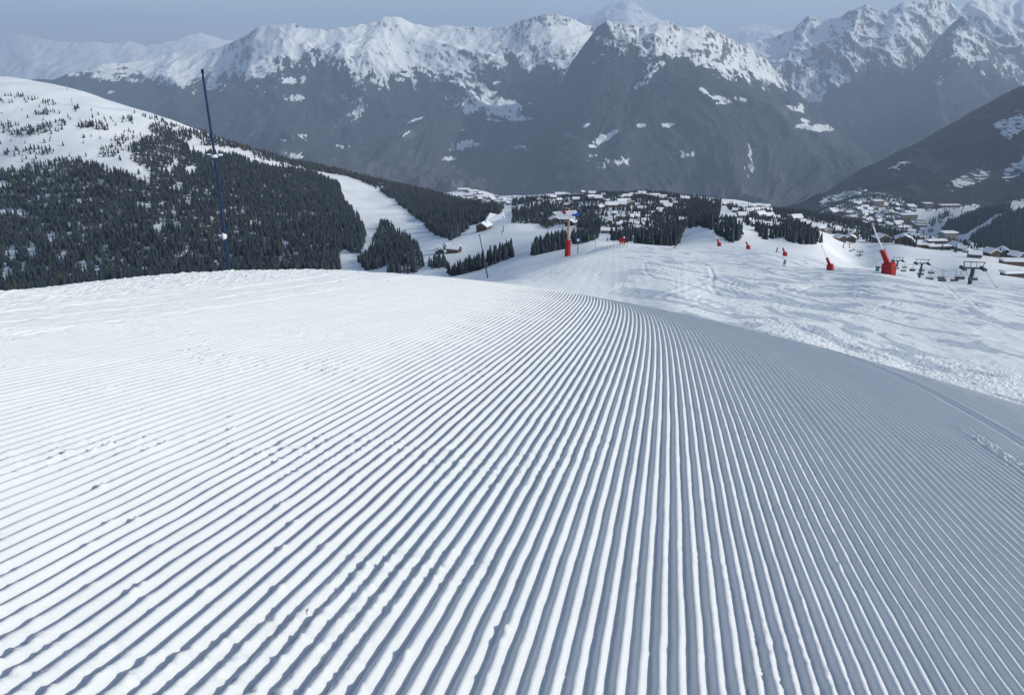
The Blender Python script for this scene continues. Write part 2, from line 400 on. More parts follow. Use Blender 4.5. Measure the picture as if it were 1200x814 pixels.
def carve(px, py, w, dp):
    lo = max(0, np.searchsorted(S1.L, math.log(max(18, py.min() - 3)))); hi = np.searchsorted(S1.L, math.log(py.max() + 3))
    X = S1.X[lo:hi]; Y = S1.Y[lo:hi]; D = np.full(X.shape, 99.)
    for i in range(len(px) - 1):
        ax, ay, bx, by = px[i], py[i], px[i + 1], py[i + 1]; dx, dy = bx - ax, by - ay
        h = np.clip(((X - ax) * dx + (Y - ay) * dy) / (dx * dx + dy * dy + 1e-9), 0, 1)
        D = np.minimum(D, np.hypot(X - ax - h * dx, Y - ay - h * dy))
    S1.Z[lo:hi] += -dp * np.exp(-(D / w) ** 2) + .6 * dp * np.exp(-((D - 1.9 * w) / w) ** 2)
S1.finish()
def trk(uv, w, dp):
    P = [S1.hit(a, b) for a, b in uv]
    px = np.array([p.x for p in P]); py = np.array([p.y for p in P]); s = np.linspace(0, len(P) - 1, 8 * len(P))
    # smooth curve through the points
    k = np.arange(len(P)); px = np.interp(s, k, px); py = np.interp(s, k, py)
    ker = np.hanning(9); ker /= ker.sum()
    px = np.convolve(np.pad(px, 4, 'edge'), ker, 'valid'); py = np.convolve(np.pad(py, 4, 'edge'), ker, 'valid'); carve(px, py, w * .6, dp * .24)
for uv, w, dp in [
    ([(763, 312), (757, 306), (755, 312), (757, 320), (766, 326)], .35, .12),
    ([(770, 350), (780, 345), (800, 340), (822, 333), (838, 325), (830, 312), (812, 303)], .5, .16),
    ([(790, 300), (789, 315), (791, 330), (789, 345)], .22, .035), ([(797, 302), (798, 318), (797, 335), (799, 350)], .22, .035),
    ([(805, 303), (808, 320), (806, 335), (807, 352)], .22, .035), ([(832, 312), (836, 325), (833, 337), (842, 347), (852, 350)], .4, .18),
    ([(873, 325), (858, 330), (855, 338), (862, 345), (880, 349)], .35, .15), ([(885, 323), (866, 329), (860, 337), (872, 345), (890, 347)], .35, .15),
    ([(876, 312), (875, 325), (877, 338), (878, 350)], .2, .035), ([(882, 313), (883, 330), (881, 345), (883, 356)], .2, .035),
    ([(900, 320), (925, 330), (945, 345), (965, 352)], .4, .14), ([(860, 310), (900, 318), (950, 322), (1000, 330)], .5, .15),
    ([(930, 345), (950, 335), (985, 330), (1010, 334), (1030, 345), (1060, 352)], .5, .16), ([(1000, 345), (1040, 340), (1100, 345), (1160, 355)], .4, .13),
    ([(900, 365), (940, 372), (990, 372), (1040, 365), (1100, 362)], .35, .12), ([(980, 350), (1030, 358), (1080, 372), (1130, 380)], .35, .12),
    ([(1100, 330), (1120, 345), (1125, 352), (1135, 350), (1150, 362)], .35, .14), ([(1060, 350), (1110, 357), (1160, 358), (1210, 360)], .3, .16),
    
    ([(800, 360), (840, 352), (880, 350), (930, 352), (980, 366)], .4, .13), ([(640, 318), (660, 321), (675, 326), (690, 327)], .4, .14)]:
    trk(uv, w, dp)
for i in range(80):      # lighter turns left all over the slope
    a = random.uniform(700, 1180); b = random.uniform(296, 352) + max(0, a - 900) * .12; s = random.choice((-1, 1)); d = random.uniform(12, 45)
    trk([(a, b), (a + s * d * .7, b + 4), (a + s * d * .9, b + 10), (a + s * d * .3, b + 17), (a - s * d * .2, b + 21)], random.uniform(.12, .3), random.uniform(.03, .08))
# groomer lines along the centre of the piste
w = sstep(600, 650, uu) * sstep(800, 740, uu) * sstep(260, 180, y)
S1.Z += w * .006 * np.sin((x - .14 * y) * 2 * np.pi / 1.1)
S1.finish()

HILLFOREST = [(-400, 175), (0, 202), (40, 198), (75, 186), (110, 192), (150, 206), (173, 214), (182, 204), (160, 192), (150, 176), (168, 162), (200, 155), (215, 168), (232, 182), (270, 180), (300, 193), (345, 199), (362, 202), (397, 216), (404, 238), (418, 252), (430, 277), (422, 300), (402, 292), (398, 300), (400, 345), (0, 375), (-400, 420)]
FOR = [  # polygons of forest ground (outline points found on the photo), density
    (HILLFOREST, 1.0), ([(345, 189), (400, 202), (450, 215), (500, 226), (560, 240), (590, 244), (582, 258), (562, 262), (545, 271), (530, 283), (520, 279), (508, 275), (488, 256), (462, 236), (432, 216), (408, 207), (360, 199)], .95),
    ([(150, 130), (200, 143), (250, 162), (300, 178), (350, 189), (350, 198), (300, 186), (250, 170), (220, 158), (185, 144)], .38),
    ([(430, 302), (438, 280), (447, 262), (455, 262), (470, 274), (490, 292), (494, 302), (478, 306), (462, 304), (448, 314), (430, 318), (418, 306)], 1.),
    ([(456, 308), (490, 302), (500, 310), (490, 320), (455, 322)], 1.), ([(503, 305), (525, 307), (525, 315), (503, 315)], 1.),
    ([(520, 320), (540, 315), (570, 304), (600, 294), (604, 301), (585, 308), (560, 318), (530, 324)], 1.),
    ([(622, 301), (627, 290), (640, 282), (664, 276), (664, 293), (640, 298)], 1.),
    ([(600, 248), (640, 240), (700, 240), (706, 262), (700, 280), (685, 286), (672, 288), (668, 279), (690, 271), (662, 263), (640, 268), (628, 263), (600, 262)], .9),
    ([(742, 292), (752, 278), (775, 270), (790, 264), (802, 269), (795, 286), (780, 292), (765, 292)], 1.),
    ([(600, 232), (655, 232), (700, 227), (760, 226), (830, 234), (838, 262), (812, 268), (790, 270), (735, 286), (716, 282), (706, 262), (690, 242), (600, 245)], .75),
    ([(805, 236), (845, 238), (842, 262), (836, 270), (828, 270), (815, 264), (800, 262)], .95),
    ([(836, 262), (862, 262), (870, 280), (855, 286), (838, 277)], .8), ([(848, 240), (905, 250), (918, 262), (912, 280), (895, 282), (880, 268), (862, 252)], .6),
    ([(905, 247), (950, 252), (1000, 260), (1060, 276), (1072, 284), (1040, 282), (1000, 270), (975, 264), (940, 258), (912, 256)], .95),
    ([(908, 258), (918, 262), (950, 268), (962, 285), (945, 288), (925, 284), (912, 278)], 1.),
    ([(962, 268), (1000, 272), (1090, 284), (1200, 294), (1300, 300), (1300, 312), (1200, 306), (1090, 292), (985, 280)], .4),
    ([(-400, 100), (0, 112), (30, 112), (100, 128), (150, 140), (200, 152), (182, 200), (172, 208), (110, 188), (60, 184), (0, 196), (-400, 170)], .035),
]
EL = [(12, 151, 13, 6, .6), (32, 155, 22, 6, .7), (60, 150, 18, 6, .5), (70, 146, 8, 5, .5), (45, 178, 22, 4, .5), (105, 147, 15, 4, .6), (50, 132, 9, 4, .6), (120, 150, 9, 4, .6), (15, 113, 12, 2, .4), (35, 118, 8, 3, .5), (58, 121, 8, 3, .5), (92, 128, 8, 2, .4), (150, 140, 6, 3, .5), (188, 152, 14, 6, .7), (150, 160, 10, 6, .4), (128, 180, 12, 8, .5), (18, 180, 14, 4, .4), (60, 195, 30, 5, .5), (140, 172, 8, 8, .4), (163, 193, 8, 5, .3), (215, 160, 14, 6, .5), (245, 172, 14, 6, .5)]
CLEAR = [(430, 243, 12, 22), (5, 218, 7, 3), (10, 249, 18, 3), (168, 240, 8, 2.5), (186, 268, 7, 5), (60, 282, 4, 9), (15, 300, 4, 12), (38, 295, 5, 10), (192, 240, 6, 3), (210, 218, 4, 3), (225, 200, 9, 5), (200, 199, 5, 3), (206, 192, 3, 5),
         (240, 175, 18, 4), (270, 178, 16, 4), (290, 183, 8, 5), (330, 177, 7, 3), (338, 207, 7, 2), (100, 312, 4, 5), (145, 308, 4, 6), (8, 322, 4, 12), (28, 318, 3, 9), (52, 318, 5, 5), (75, 300, 3, 8), (118, 322, 5, 3), (168, 318, 5, 3), (255, 312, 4, 3), (282, 308, 3, 4), (90, 262, 6, 2.5), (262, 250, 5, 2), (300, 262, 5, 2.5), (218, 296, 2, 6), (356, 278, 3, 3), (335, 288, 4, 5), (385, 290, 3, 4), (565, 268, 16, 6), (520, 295, 22, 6), (713, 262, 5, 7)]
def forest_density(u, v):
    d = np.zeros(np.shape(u))
    for poly, dn in FOR: d = np.maximum(d, np.where(inpoly(u, v, poly), dn, 0))
    for a, b, ra, rb_, dn in EL: d = np.maximum(d, np.where(((u - a) / ra) ** 2 + ((v - b) / rb_) ** 2 < 1, dn, 0))
    for a, b, ra, rb_ in CLEAR: d = np.where(((u - a) / ra) ** 2 + ((v - b) / rb_) ** 2 < 1, 0, d)
    return d
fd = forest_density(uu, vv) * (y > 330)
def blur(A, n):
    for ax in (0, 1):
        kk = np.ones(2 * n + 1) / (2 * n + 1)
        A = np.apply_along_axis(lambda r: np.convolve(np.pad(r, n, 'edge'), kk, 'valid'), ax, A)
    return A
floor = blur(np.where(fd > .8, .55, np.where(fd > .55, .38, 0.)), 3)  # mask of the painted tree shade on snow, weaker among the villages
skied = sstep(320, 200, y) * sstep(690, 760, uu)
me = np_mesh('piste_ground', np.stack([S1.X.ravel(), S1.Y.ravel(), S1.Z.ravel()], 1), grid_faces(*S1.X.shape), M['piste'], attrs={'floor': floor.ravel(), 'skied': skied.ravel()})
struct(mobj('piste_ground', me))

CT1.clear()
for u0 in (-300, 200, 500, 700): ct(u0, (300, 1250), (300, 2000), (298, 3500), (296, 5600))
ct(850, (290, 1250), (285, 2000), (278, 3500), (270, 5600))
ct(920, (300, 1250), (285, 2000), (262, 2600), (244, 3600), (252, 5000), (262, 5600))
ct(960, (303, 1250), (276, 1700), (258, 2000), (248, 2500), (240, 3100), (231, 3900), (242, 5000), (262, 5600))
ct(1000, (303, 1250), (284, 1600), (257, 1950), (238, 2350), (225, 3100), (209, 3950), (222, 5000), (250, 5600))
ct(1040, (305, 1200), (287, 1600), (257, 1950), (238, 2350), (216, 3100), (186, 4050), (200, 5000), (235, 5600))
ct(1080, (307, 1150), (290, 1550), (262, 1950), (242, 2350), (212, 3100), (168, 4100), (185, 5000), (225, 5600))
ct(1120, (309, 1100), (288, 1400), (265, 1750), (250, 2000), (242, 2400), (208, 3100), (148, 4150), (165, 5100), (210, 5600))
ct(1160, (311, 1050), (284, 1300), (260, 1500), (247, 1750), (245, 2350), (193, 3200), (128, 4200), (145, 5200), (190, 5700))
ct(1200, (313, 1050), (284, 1250), (254, 1480), (239, 1720), (239, 2300), (180, 3200), (109, 4250), (125, 5200), (170, 5700))
ct(1400, (320, 1050), (284, 1250), (225, 1600), (205, 2300), (120, 3300), (5, 4400), (30, 5500), (60, 5700))
S2 = Sheet(CT1, -.9, 1.02, 1500, 1050, 5700, 520)
x, y = S2.X, S2.Y
S2.Z += perlin(x / 260, y / 260, 50) * 14 + perlin(x / 90, y / 120, 51) * 5 + (ridged(x / 700 + y / 2500, y / 1800 - x / 3000, 4, 52) - .6) * 130 * sstep(2600, 3400, y) * sstep(4300, 3800, y)
u2, v2 = proj(x, y, S2.Z)
L5 = [(1098, 272), (1112, 262), (1130, 254), (1165, 245), (1210, 238), (1600, 200), (1600, 330), (1210, 312), (1150, 300), (1118, 292)]
SNOW2 = [([(1062, 256), (1068, 244), (1100, 244), (1150, 239), (1143, 246), (1122, 254), (1108, 264), (1100, 276), (1130, 275), (1150, 263), (1168, 250), (1178, 250), (1158, 266), (1140, 276), (1140, 288), (1120, 292), (1090, 288), (1064, 285), (1080, 268)], 1.0),
         ([(1180, 236), (1240, 228), (1240, 244), (1200, 248), (1184, 250)], 1.),
         ([(1105, 218), (1125, 205), (1150, 195), (1165, 203), (1150, 215), (1130, 222), (1118, 230)], .5), ([(1170, 205), (1190, 185), (1215, 175), (1215, 195), (1195, 205), (1180, 215)], .48),
         ([(1160, 145), (1200, 130), (1210, 150), (1180, 165)], .52), ([(1040, 198), (1070, 180), (1074, 186), (1050, 205)], .5), ([(955, 232), (1010, 218), (1060, 232), (1075, 262), (1050, 285), (1000, 270), (960, 256)], .47)]
sn2 = np.zeros(x.shape) - .15
for poly, a in SNOW2: sn2 = np.where(inpoly(u2, v2, poly), a, sn2)
sn2 = blur(sn2, 3)
can = (sn2 < .3) * sstep(1800, 2600, y)
S2.Z += can * perlin(x / 9, y / 9, 54) * 5
S2.finish()
me = np_mesh('valley_ground', np.stack([x.ravel(), y.ravel(), S2.Z.ravel()], 1), grid_faces(*x.shape), M['near_mount'], attrs={'snow': sn2.ravel(), 'brown': (v2.ravel() * 0 + .25)})
struct(mobj('valley_hillside', me))

# ------------------------------------------------------------------ far massifs
def massif(name, sky, base_v, Yb, Yc, mask, seed, amp=420, lam=1500, step=1.5, rows=330, back=.35, prow=1.1, jag=35, shift=120, spread=.10):
    sky = np.array(sky, float); ts, ss = ray(sky[:, 0], sky[:, 1])
    u = np.arange(sky[0, 0], sky[-1, 0], step); tt = (u - 600) / F * 1.02
    w = np.concatenate([np.linspace(0, .7, int(rows * .5)), np.linspace(.7, 1.0, int(rows * .42))[1:], np.linspace(1, 1 + back, 26)[1:]])
    yc = Yc * (1 + spread * perlin(tt * 4, 0 * tt, seed)); yb = Yb
    T, W = np.meshgrid(tt, w); YC = np.broadcast_to(yc, T.shape)
    Y = yb + (YC - yb) * W
    ksm = max(3, int(150 / step)); sfine = np.interp(tt, ts, ss); kk = np.hanning(ksm); kk /= kk.sum()
    ssm = np.convolve(np.pad(sfine, (ksm // 2, ksm - 1 - ksm // 2), 'edge'), kk, 'valid')
    sh = shift / F * perlin(T * 3, W * 1.5, seed + 3) * 1.6
    Tf = T + sh * np.clip(1 - W, 0, 1)
    det = np.interp(Tf, tt, sfine); sm = np.interp(Tf, tt, ssm); lo = np.clip(W, 0, 1) ** 1.3
    sc = sm + (det - sm) * lo
    zc = sc * YC; zb = float(ray(600, base_v)[1]) * yb
    zz = zb + (zc - zb) * np.clip(W, 0, 1) ** prow
    zz = np.where(W > 1, zc - (W - 1) * (YC - yb) * .55, zz)
    X = T * Y
    wx = X + lam * .35 * perlin(X / lam, Y / lam, seed + 7); wy = Y + lam * .35 * perlin(X / lam, Y / lam, seed + 9)
    rg = ridged((wx + .35 * wy) / lam, (wy - .25 * wx) / (lam * 1.35), 6, seed + 11, .48)
    env = np.clip(np.sin(np.pi * np.clip(W, 0, 1) ** .8), 0, 1) ** .8 * .92 + .08
    zz = zz - amp * env * (1 - rg) - amp * .17 * env * (1 - ridged((wx - .4 * wy) / lam * 3.4, wy / lam * 2.9, 4, seed + 21))
    zz = zz - amp * .075 * env * (1 - ridged(wx / lam * 13, wy / lam * 8, 3, seed + 41))
    zz += jag * (ridged(X / 300, Y / 500, 4, seed + 31) - .55) * np.clip(W, 0, 1) ** 3
    U, Vv = proj(X, Y, zz)
    sn, br, rc = mask(U, Vv, X, Y)
    me = np_mesh(name, np.stack([X.ravel(), Y.ravel(), zz.ravel()], 1), grid_faces(*X.shape), M['mount'], attrs={'snow': sn.ravel(), 'brown': br.ravel(), 'rock': rc.ravel()})
    return struct(mobj(name, me))
def mk(line, patches=(), ww=22.0, pw=1.0, bv=(150, 225), rag=10):
    ln = np.array(line, float)
    def f(U, V, X, Y):
        vs = np.interp(U, ln[:, 0], ln[:, 1]) + rag * perlin(X / 420, Y / 700, 77) + rag * .6 * perlin(X / 140, Y / 300, 78) + rag * 1.1 * perlin((X + .3 * Y) / 95, Y / 1100, 79)
        a = .5 + (vs - V) / (ww * 1.5); a = np.clip(a, -.35, 1.45)
        PN = (fbm(X / 260, Y / 420, 2, 71), fbm(X / 260, Y / 420, 2, 72))
        for (pu, pv, ru, rv, ang, st) in patches:
            ca, sa = math.cos(R(ang)), math.sin(R(ang)); du = U - pu + ru * .75 * PN[0]; dv = V - pv + rv * .9 * PN[1]
            e = ((du * ca + dv * sa) / ru) ** 2 + ((-du * sa + dv * ca) / rv) ** 2
            a = np.maximum(a, st * (1.12 - .62 * e))
        rkk = np.zeros(U.shape)
        for (pu, pv, ru, rv, st) in ROCK:
            rkk = np.maximum(rkk, st * np.clip(1.4 - ((U - pu) / ru) ** 2 - ((V - pv) / rv) ** 2, 0, 1))
        return a, sstep(bv[0], bv[1], V), rkk
    return f
ROCK = [(352, 29, 9, 5, 1.2), (440, 27, 14, 7, .9), (447, 64, 14, 6, .9), (482, 60, 10, 7, .6), (545, 35, 12, 8, .8), (585, 40, 14, 16, .5), (522, 50, 12, 6, .7), (642, 23, 32, 9, 1.25), (612, 40, 14, 12, .6), (650, 60, 40, 14, .45), (718, 36, 32, 14, 1.0), (740, 52, 26, 12, 1.0), (785, 32, 26, 7, .7), (700, 70, 30, 20, .8), (830, 60, 30, 12, .4), (950, 18, 16, 8, .9), (1000, 14, 22, 10, .8), (1015, 40, 8, 22, 1.0), (895, 34, 20, 6, .8), (1070, 20, 40, 16, .45), (1128, 24, 12, 10, 1.0), (1100, 50, 30, 12, .6), (1160, 60, 20, 20, .7), (1040, 55, 40, 14, .6), (975, 50, 10, 20, .5), (560, 88, 20, 10, .6), (400, 72, 60, 8, .4)]
L1 = [(-420, 120), (-250, 105), (-100, 98), (0, 92), (60, 90), (100, 78), (130, 71), (165, 68), (200, 60), (235, 57), (262, 50), (280, 42), (300, 28), (320, 27), (342, 24), (360, 30), (380, 32), (410, 27), (430, 25), (450, 18), (470, 19), (485, 25), (505, 28), (520, 26), (545, 28), (575, 29), (598, 27), (612, 20), (625, 16), (640, 14), (660, 17), (680, 24), (695, 30), (730, 50), (780, 85), (860, 130)]
L1s = [(-400, 95), (0, 84), (60, 82), (95, 74), (120, 83), (160, 84), (180, 94), (215, 101), (245, 92), (265, 78), (290, 91), (310, 88), (330, 78), (370, 70), (400, 81), (420, 89), (435, 86), (470, 91), (500, 80), (525, 88), (545, 100), (552, 110), (562, 92), (575, 76), (590, 66), (600, 60), (610, 76), (620, 84), (630, 72), (650, 70), (660, 86), (680, 65), (700, 55), (760, 60)]
L1p = [(575, 122, 38, 10, 12, 1.5), (560, 103, 26, 3.5, 25, 1.4), (540, 85, 20, 4, 40, .9), (475, 158, 12, 5, -28, .8), (487, 140, 13, 4, -15, .66), (545, 151, 9, 3, 0, .9), (578, 140, 12, 2, 12, .8), (548, 172, 22, 5, 0, .62), (530, 185, 12, 3, 0, .6), (84, 86, 8, 4, 0, .75), (400, 172, 12, 3, 0, .6), (352, 160, 10, 4, 0, .6), (345, 182, 16, 5, 8, .6), (330, 165, 8, 4, 0, .6), (420, 125, 12, 18, 10, .5), (585, 98, 8, 2, 0, .8), (527, 113, 3, 4, 40, .8), (130, 112, 8, 4, 0, .6), (340, 95, 12, 5, 0, .6), (345, 117, 14, 4, 0, .55), (610, 135, 12, 5, 30, .8), (608, 172, 12, 4, 10, .75), (125, 88, 26, 6, 15, .7), (185, 90, 16, 7, 30, .75), (250, 100, 16, 6, 0, .6), (440, 95, 18, 3, 15, .8), (475, 88, 14, 3, -10, .8)]
L2 = [(480, 262), (560, 225), (600, 190), (640, 140), (655, 100), (670, 70), (685, 48), (700, 30), (712, 21), (725, 23), (740, 24), (750, 31), (762, 25), (772, 21), (785, 25), (800, 31), (825, 28), (845, 38), (862, 47), (885, 58), (905, 75), (930, 100), (960, 130), (1000, 165), (1040, 195), (1100, 230), (1160, 262)]
L2s = [(480, 100), (640, 62), (675, 58), (690, 45), (705, 58), (715, 60), (735, 58), (752, 62), (762, 68), (775, 69), (800, 71), (830, 78), (860, 88), (885, 93), (910, 95), (1000, 100)]
L2p = [(752, 92, 20, 4, -45, .66), (758, 80, 12, 4, -30, .6), (700, 65, 12, 5, -40, .6), (825, 107, 9, 4, 20, .9), (840, 114, 16, 3, 15, .7), (848, 121, 12, 2, 0, .7), (868, 118, 10, 3, 0, .65), (752, 146, 8, 3, 0, .72), (785, 145, 9, 3, 0, .7), (688, 146, 8, 2.5, -15, .75), (708, 162, 20, 5, -15, .78), (694, 172, 5, 2, 0, .75), (694, 182, 5, 2, 0, .7), (932, 126, 14, 4, 8, 1.), (958, 126, 7, 3, 20, .8), (944, 142, 6, 3, 10, .85), (960, 150, 20, 3.5, 4, .95), (942, 150, 12, 2, 0, .7), (800, 180, 14, 5, 0, .5), (720, 190, 25, 6, 0, .48), (880, 185, 6, 22, 5, .42)]
L3 = [(780, 110), (840, 60), (862, 50), (880, 45), (900, 38), (915, 36), (930, 30), (948, 14), (962, 18), (985, 17), (1000, 8), (1015, 2), (1030, 8), (1045, 6), (1060, -2), (1090, -5), (1110, 0), (1125, 6), (1140, -4), (1200, -15), (1300, -22), (1420, -30), (1600, -30)]
L3s = [(780, 105), (880, 90), (900, 92), (925, 82), (950, 74), (985, 68), (1000, 70), (1035, 66), (1050, 70), (1080, 72), (1100, 78), (1130, 74), (1150, 70), (1200, 85), (1600, 90)]
L3p = [(952, 103, 15, 13, 20, 1.3), (985, 88, 15, 5, 45, 1.1), (975, 80, 8, 12, 0, .9), (1000, 75, 10, 10, 30, .7), (925, 95, 12, 8, 30, .7), (1008, 68, 5, 5, 0, .6), (1103, 93, 10, 5, -25, .75), (1125, 115, 8, 4, 0, .5), (1055, 175, 20, 10, 20, .5), (1060, 183, 12, 3, -20, .7), (1012, 125, 10, 8, 0, .45), (1045, 150, 16, 8, 0, .42)]
L4k = [(1000, 190), (1040, 120), (1070, 80), (1100, 42), (1118, 22), (1127, 16), (1138, 22), (1150, 34), (1165, 48), (1182, 66), (1200, 84), (1240, 110), (1300, 140), (1420, 160)]
L4s = [(1000, 60), (1080, 60), (1120, 66), (1150, 72), (1165, 78), (1200, 100), (1420, 150)]
massif('mountain', L1, 250, 6200, 11800, mk(L1s, L1p), 101, amp=520, lam=1900)
massif('mountain', L2, 270, 5200, 9300, mk(L2s, L2p, ww=18, bv=(190, 240)), 202, amp=430, lam=1600, jag=45)
massif('mountain', L3, 250, 7500, 13500, mk(L3s, L3p, ww=30, bv=(120, 190)), 303, amp=760, lam=1700, jag=60)
massif('mountain', L4k, 250, 7200, 10900, mk(L4s, [(1103, 93, 10, 5, -25, .8)], ww=24, bv=(120, 190)), 404, amp=520, lam=1300, jag=50)
FAR1 = [(-420, 30), (-200, 34), (-60, 40), (0, 39), (20, 37), (40, 42), (60, 46), (80, 48), (110, 47), (130, 50), (150, 47), (170, 52), (190, 50), (210, 45), (235, 37), (250, 42), (265, 46), (290, 44), (340, 60), (420, 80)]
FAR2 = [(560, 70), (640, 34), (672, 22), (685, 14), (700, 12), (712, 4), (722, 1), (735, -2), (745, 2), (755, 10), (768, 18), (790, 26), (850, 45), (868, 30), (880, 26), (900, 26), (915, 30), (940, 50), (1000, 80)]
massif('distant_mountain', FAR1, 150, 19000, 27000, mk([(-500, 110), (600, 110)], ww=60), 505, amp=520, lam=4200, rows=160, step=2, jag=60)
massif('distant_mountain', FAR2, 150, 19000, 29000, mk([(500, 110), (1100, 110)], ww=60), 606, amp=1100, lam=3800, rows=160, step=2, jag=90)

# base ground to the horizon, below everything
bg = NT('far_ground', .9, .1); bg.color(bg.mix(bg.noise(.0006, 5), (.05, .05, .045), (.3, .32, .34)))
V = np.array([(-42000, -1500, -1500), (42000, -1500, -1500), (42000, 47000, -1500), (-42000, 47000, -1500)])
struct(mobj('ground', np_mesh('ground', V, np.array([[0, 1, 2, 3]]), bg.m, smooth=False)))

# ------------------------------------------------------------------ buildings
def chalet_meshes(w, d, h, rh, wallm, name, rows=2, cols=3, windows=True, steep=True):
    o = {}
    b = MB()                                  # gable facing -y (towards the camera); ridge along y
    b.prism([(-w / 2, -2.5), (w / 2, -2.5), (w / 2, h), (0, h + rh), (-w / 2, h)], -d / 2, d / 2); o['wall'] = b.mesh('wall', M[wallm])
    ov = w * .10; t = .75; sl = rh / (w / 2)
    pts = [(-w / 2 - ov, h - sl * ov + .05), (0, h + rh + .05), (w / 2 + ov, h - sl * ov + .05), (w / 2 + ov - .1, h - sl * ov + t), (.8, h + rh + t - .25), (0, h + rh + t), (-.8, h + rh + t - .25), (-w / 2 - ov + .1, h - sl * ov + t)]
    o['roof'] = MB().prism(pts, -d / 2 - 1.1, d / 2 + .9).mesh('roof', M['roofsnow'])
    o['eave'] = MB().prism([(-w / 2 - ov, h - sl * ov - .25), (0, h + rh - .25), (w / 2 + ov, h - sl * ov - .25), (w / 2 + ov, h - sl * ov + .04), (0, h + rh + .04), (-w / 2 - ov, h - sl * ov + .04)], -d / 2 - 1.0, d / 2 + .8).mesh('eave', M['wood2'])
    o['chimney'] = MB().box((w * .18, d * .1, h + rh * .75 + .7), (.9, .9, 2.4)).mesh('chimney', M['stone'])
    if windows:
        o['window'] = []
        for r_ in range(rows):
            for c_ in range(cols):
                x = (c_ - (cols - 1) / 2) * w / (cols + .3); z = 1.2 + r_ * 2.7
                o['window'].append(MB().box((x, -d / 2 - .03, z), (1.4, .12, 1.3)).mesh('window', M['glass']))
        o['balcony'] = MB().box((0, -d / 2 - .65, 2.55), (w * .92, 1.2, .2)).box((0, -d / 2 - 1.2, 3.05), (w * .92, .1, .9)).mesh('balcony', M['wood2'])
    return o
def build(o, name, loc, rz, sc=1.0, level=2):
    e = empty(name, loc, rz); e.scale = (sc, sc, sc)
    wl = mobj('wall', o['wall'], e); rf = mobj('roof', o['roof'], e)
    if level >= 1: mobj('eave', o['eave'], rf); mobj('chimney', o['chimney'], rf)
    if level >= 2 and 'window' in o:
        for w_ in o['window']: mobj('window', w_, e)
        mobj('balcony', o['balcony'], e)
    return e
CH = [chalet_meshes(11, 13, 5.5, 3.0, 'wood', 'a'), chalet_meshes(14, 12, 6.0, 3.4, 'wood2', 'b', cols=4), chalet_meshes(9, 11, 5.0, 2.6, 'stone', 'c', cols=2), chalet_meshes(18, 14, 8.0, 4.2, 'wood2', 'd', rows=3, cols=5), chalet_meshes(12, 20, 5.5, 3.0, 'tan', 'e')]
WID = [11, 14, 9, 18, 12]
HS = []
def place(sheet, u, v, px, label, group, kind=None, rz=None, name='chalet', Ymin=500, level=None):
    p = sheet.hit(u, v + 2, Ymin)
    real = px / F * p.y
    k = kind if kind is not None else random.choice([0, 0, 1, 2, 1, 4])
    sc = min(2.0, max(.5, real / WID[k]))
    if rz is None: rz = random.choice((math.pi / 2, math.pi / 2, 1.2, 1.9, .3, 1.5)) + random.uniform(-.2, .2)
    HS.append((p.x, p.y, sc * 8))
    lv = level if level is not None else (2 if px >= 9 else (1 if px >= 6.5 else 0))
    e = build(CH[k], name, p, rz, sc, lv); tag(e, label, 'house', group); return e
VIL = [(694, 227, 6), (701, 233, 9), (692, 233, 9), (707, 228, 4), (712, 235, 4), (715, 238, 4), (704, 243, 6), (728, 231, 5), (735, 230, 6), (742, 229, 6), (752, 228, 7), (730, 237, 8), (738, 238, 7), (716, 241, 8), (727, 240, 8), (752, 245, 7), (746, 251, 5), (763, 250, 5), (765, 231, 8), (775, 233, 8), (778, 239, 7), (790, 238, 5), (773, 247, 8), (782, 243, 8), (770, 249, 5), (759, 255, 6), (743, 256, 8), (742, 261, 6), (748, 263, 6), (753, 259, 6), (746, 267, 5), (730, 262, 5), (722, 264, 4), (800, 232, 4), (805, 232, 4), (800, 258, 6), (656, 228, 8), (662, 227, 6), (648, 231, 7), (655, 234, 6), (632, 234, 7), (675, 234, 8), (683, 223, 5), (664, 240, 6), (720, 250, 5), (728, 254, 5)]
for u_, v_, s_ in VIL:
    if u_ < 690: lb = ('snow-roofed chalet on the wooded crest behind the direction post boards', 'chalets behind the direction post')
    elif u_ < 760: lb = (('snow-roofed chalet in the upper rows of the middle village', 'chalets in the upper middle village') if v_ < 244 else ('snow-roofed chalet in the lower rows of the middle village above the red barrier', 'chalets in the lower middle village'))
    else: lb = ('snow-roofed chalet on the right edge of the middle village', 'chalets on the right of the middle village')
    place(S1, u_, v_, s_ * (.8 if u_ < 690 else 1.05), *lb, Ymin=600)
place(S1, 711, 261, 8, 'biggest snow-roofed chalet just left above the red barrier', None, 0, .3, level=2)
place(S1, 712, 271, 9, 'low wide snow-roofed house right behind the piste crest', None, 4, 1.4, level=2)
place(S1, 649, 259, 11, 'wide white-roofed house left of the direction post', None, 1, .2, level=2)
place(S1, 669, 262, 11, 'wide white-roofed house right of the direction post', None, 1, -.5, level=2)
RV = [(832, 236, 4), (837, 238, 4), (842, 239, 4), (850, 239, 4), (866, 241, 6), (870, 244, 7), (880, 243, 7), (875, 248, 8), (884, 249, 8), (895, 247, 7), (870, 254, 8), (890, 253, 8), (900, 254, 8), (908, 256, 7), (880, 260, 9), (893, 263, 9), (905, 262, 9), (886, 268, 8), (908, 270, 8), (897, 269, 7), (895, 277, 9), (884, 274, 6), (905, 277, 8), (889, 241, 5), (898, 242, 5), (862, 247, 6)]
for u_, v_, s_ in RV:
    lb = ('small snow-roofed chalet along the wooded skyline left of the right-hand chalets', 'tiny skyline chalets') if u_ < 855 else (('snow-roofed chalet in the upper rows above the white run', 'upper chalets right of the white run') if v_ < 256 else ('snow-roofed chalet in the lower rows beside the white run', 'lower chalets right of the white run'))
    place(S1, u_, v_, s_ * 1.1, *lb, Ymin=560)
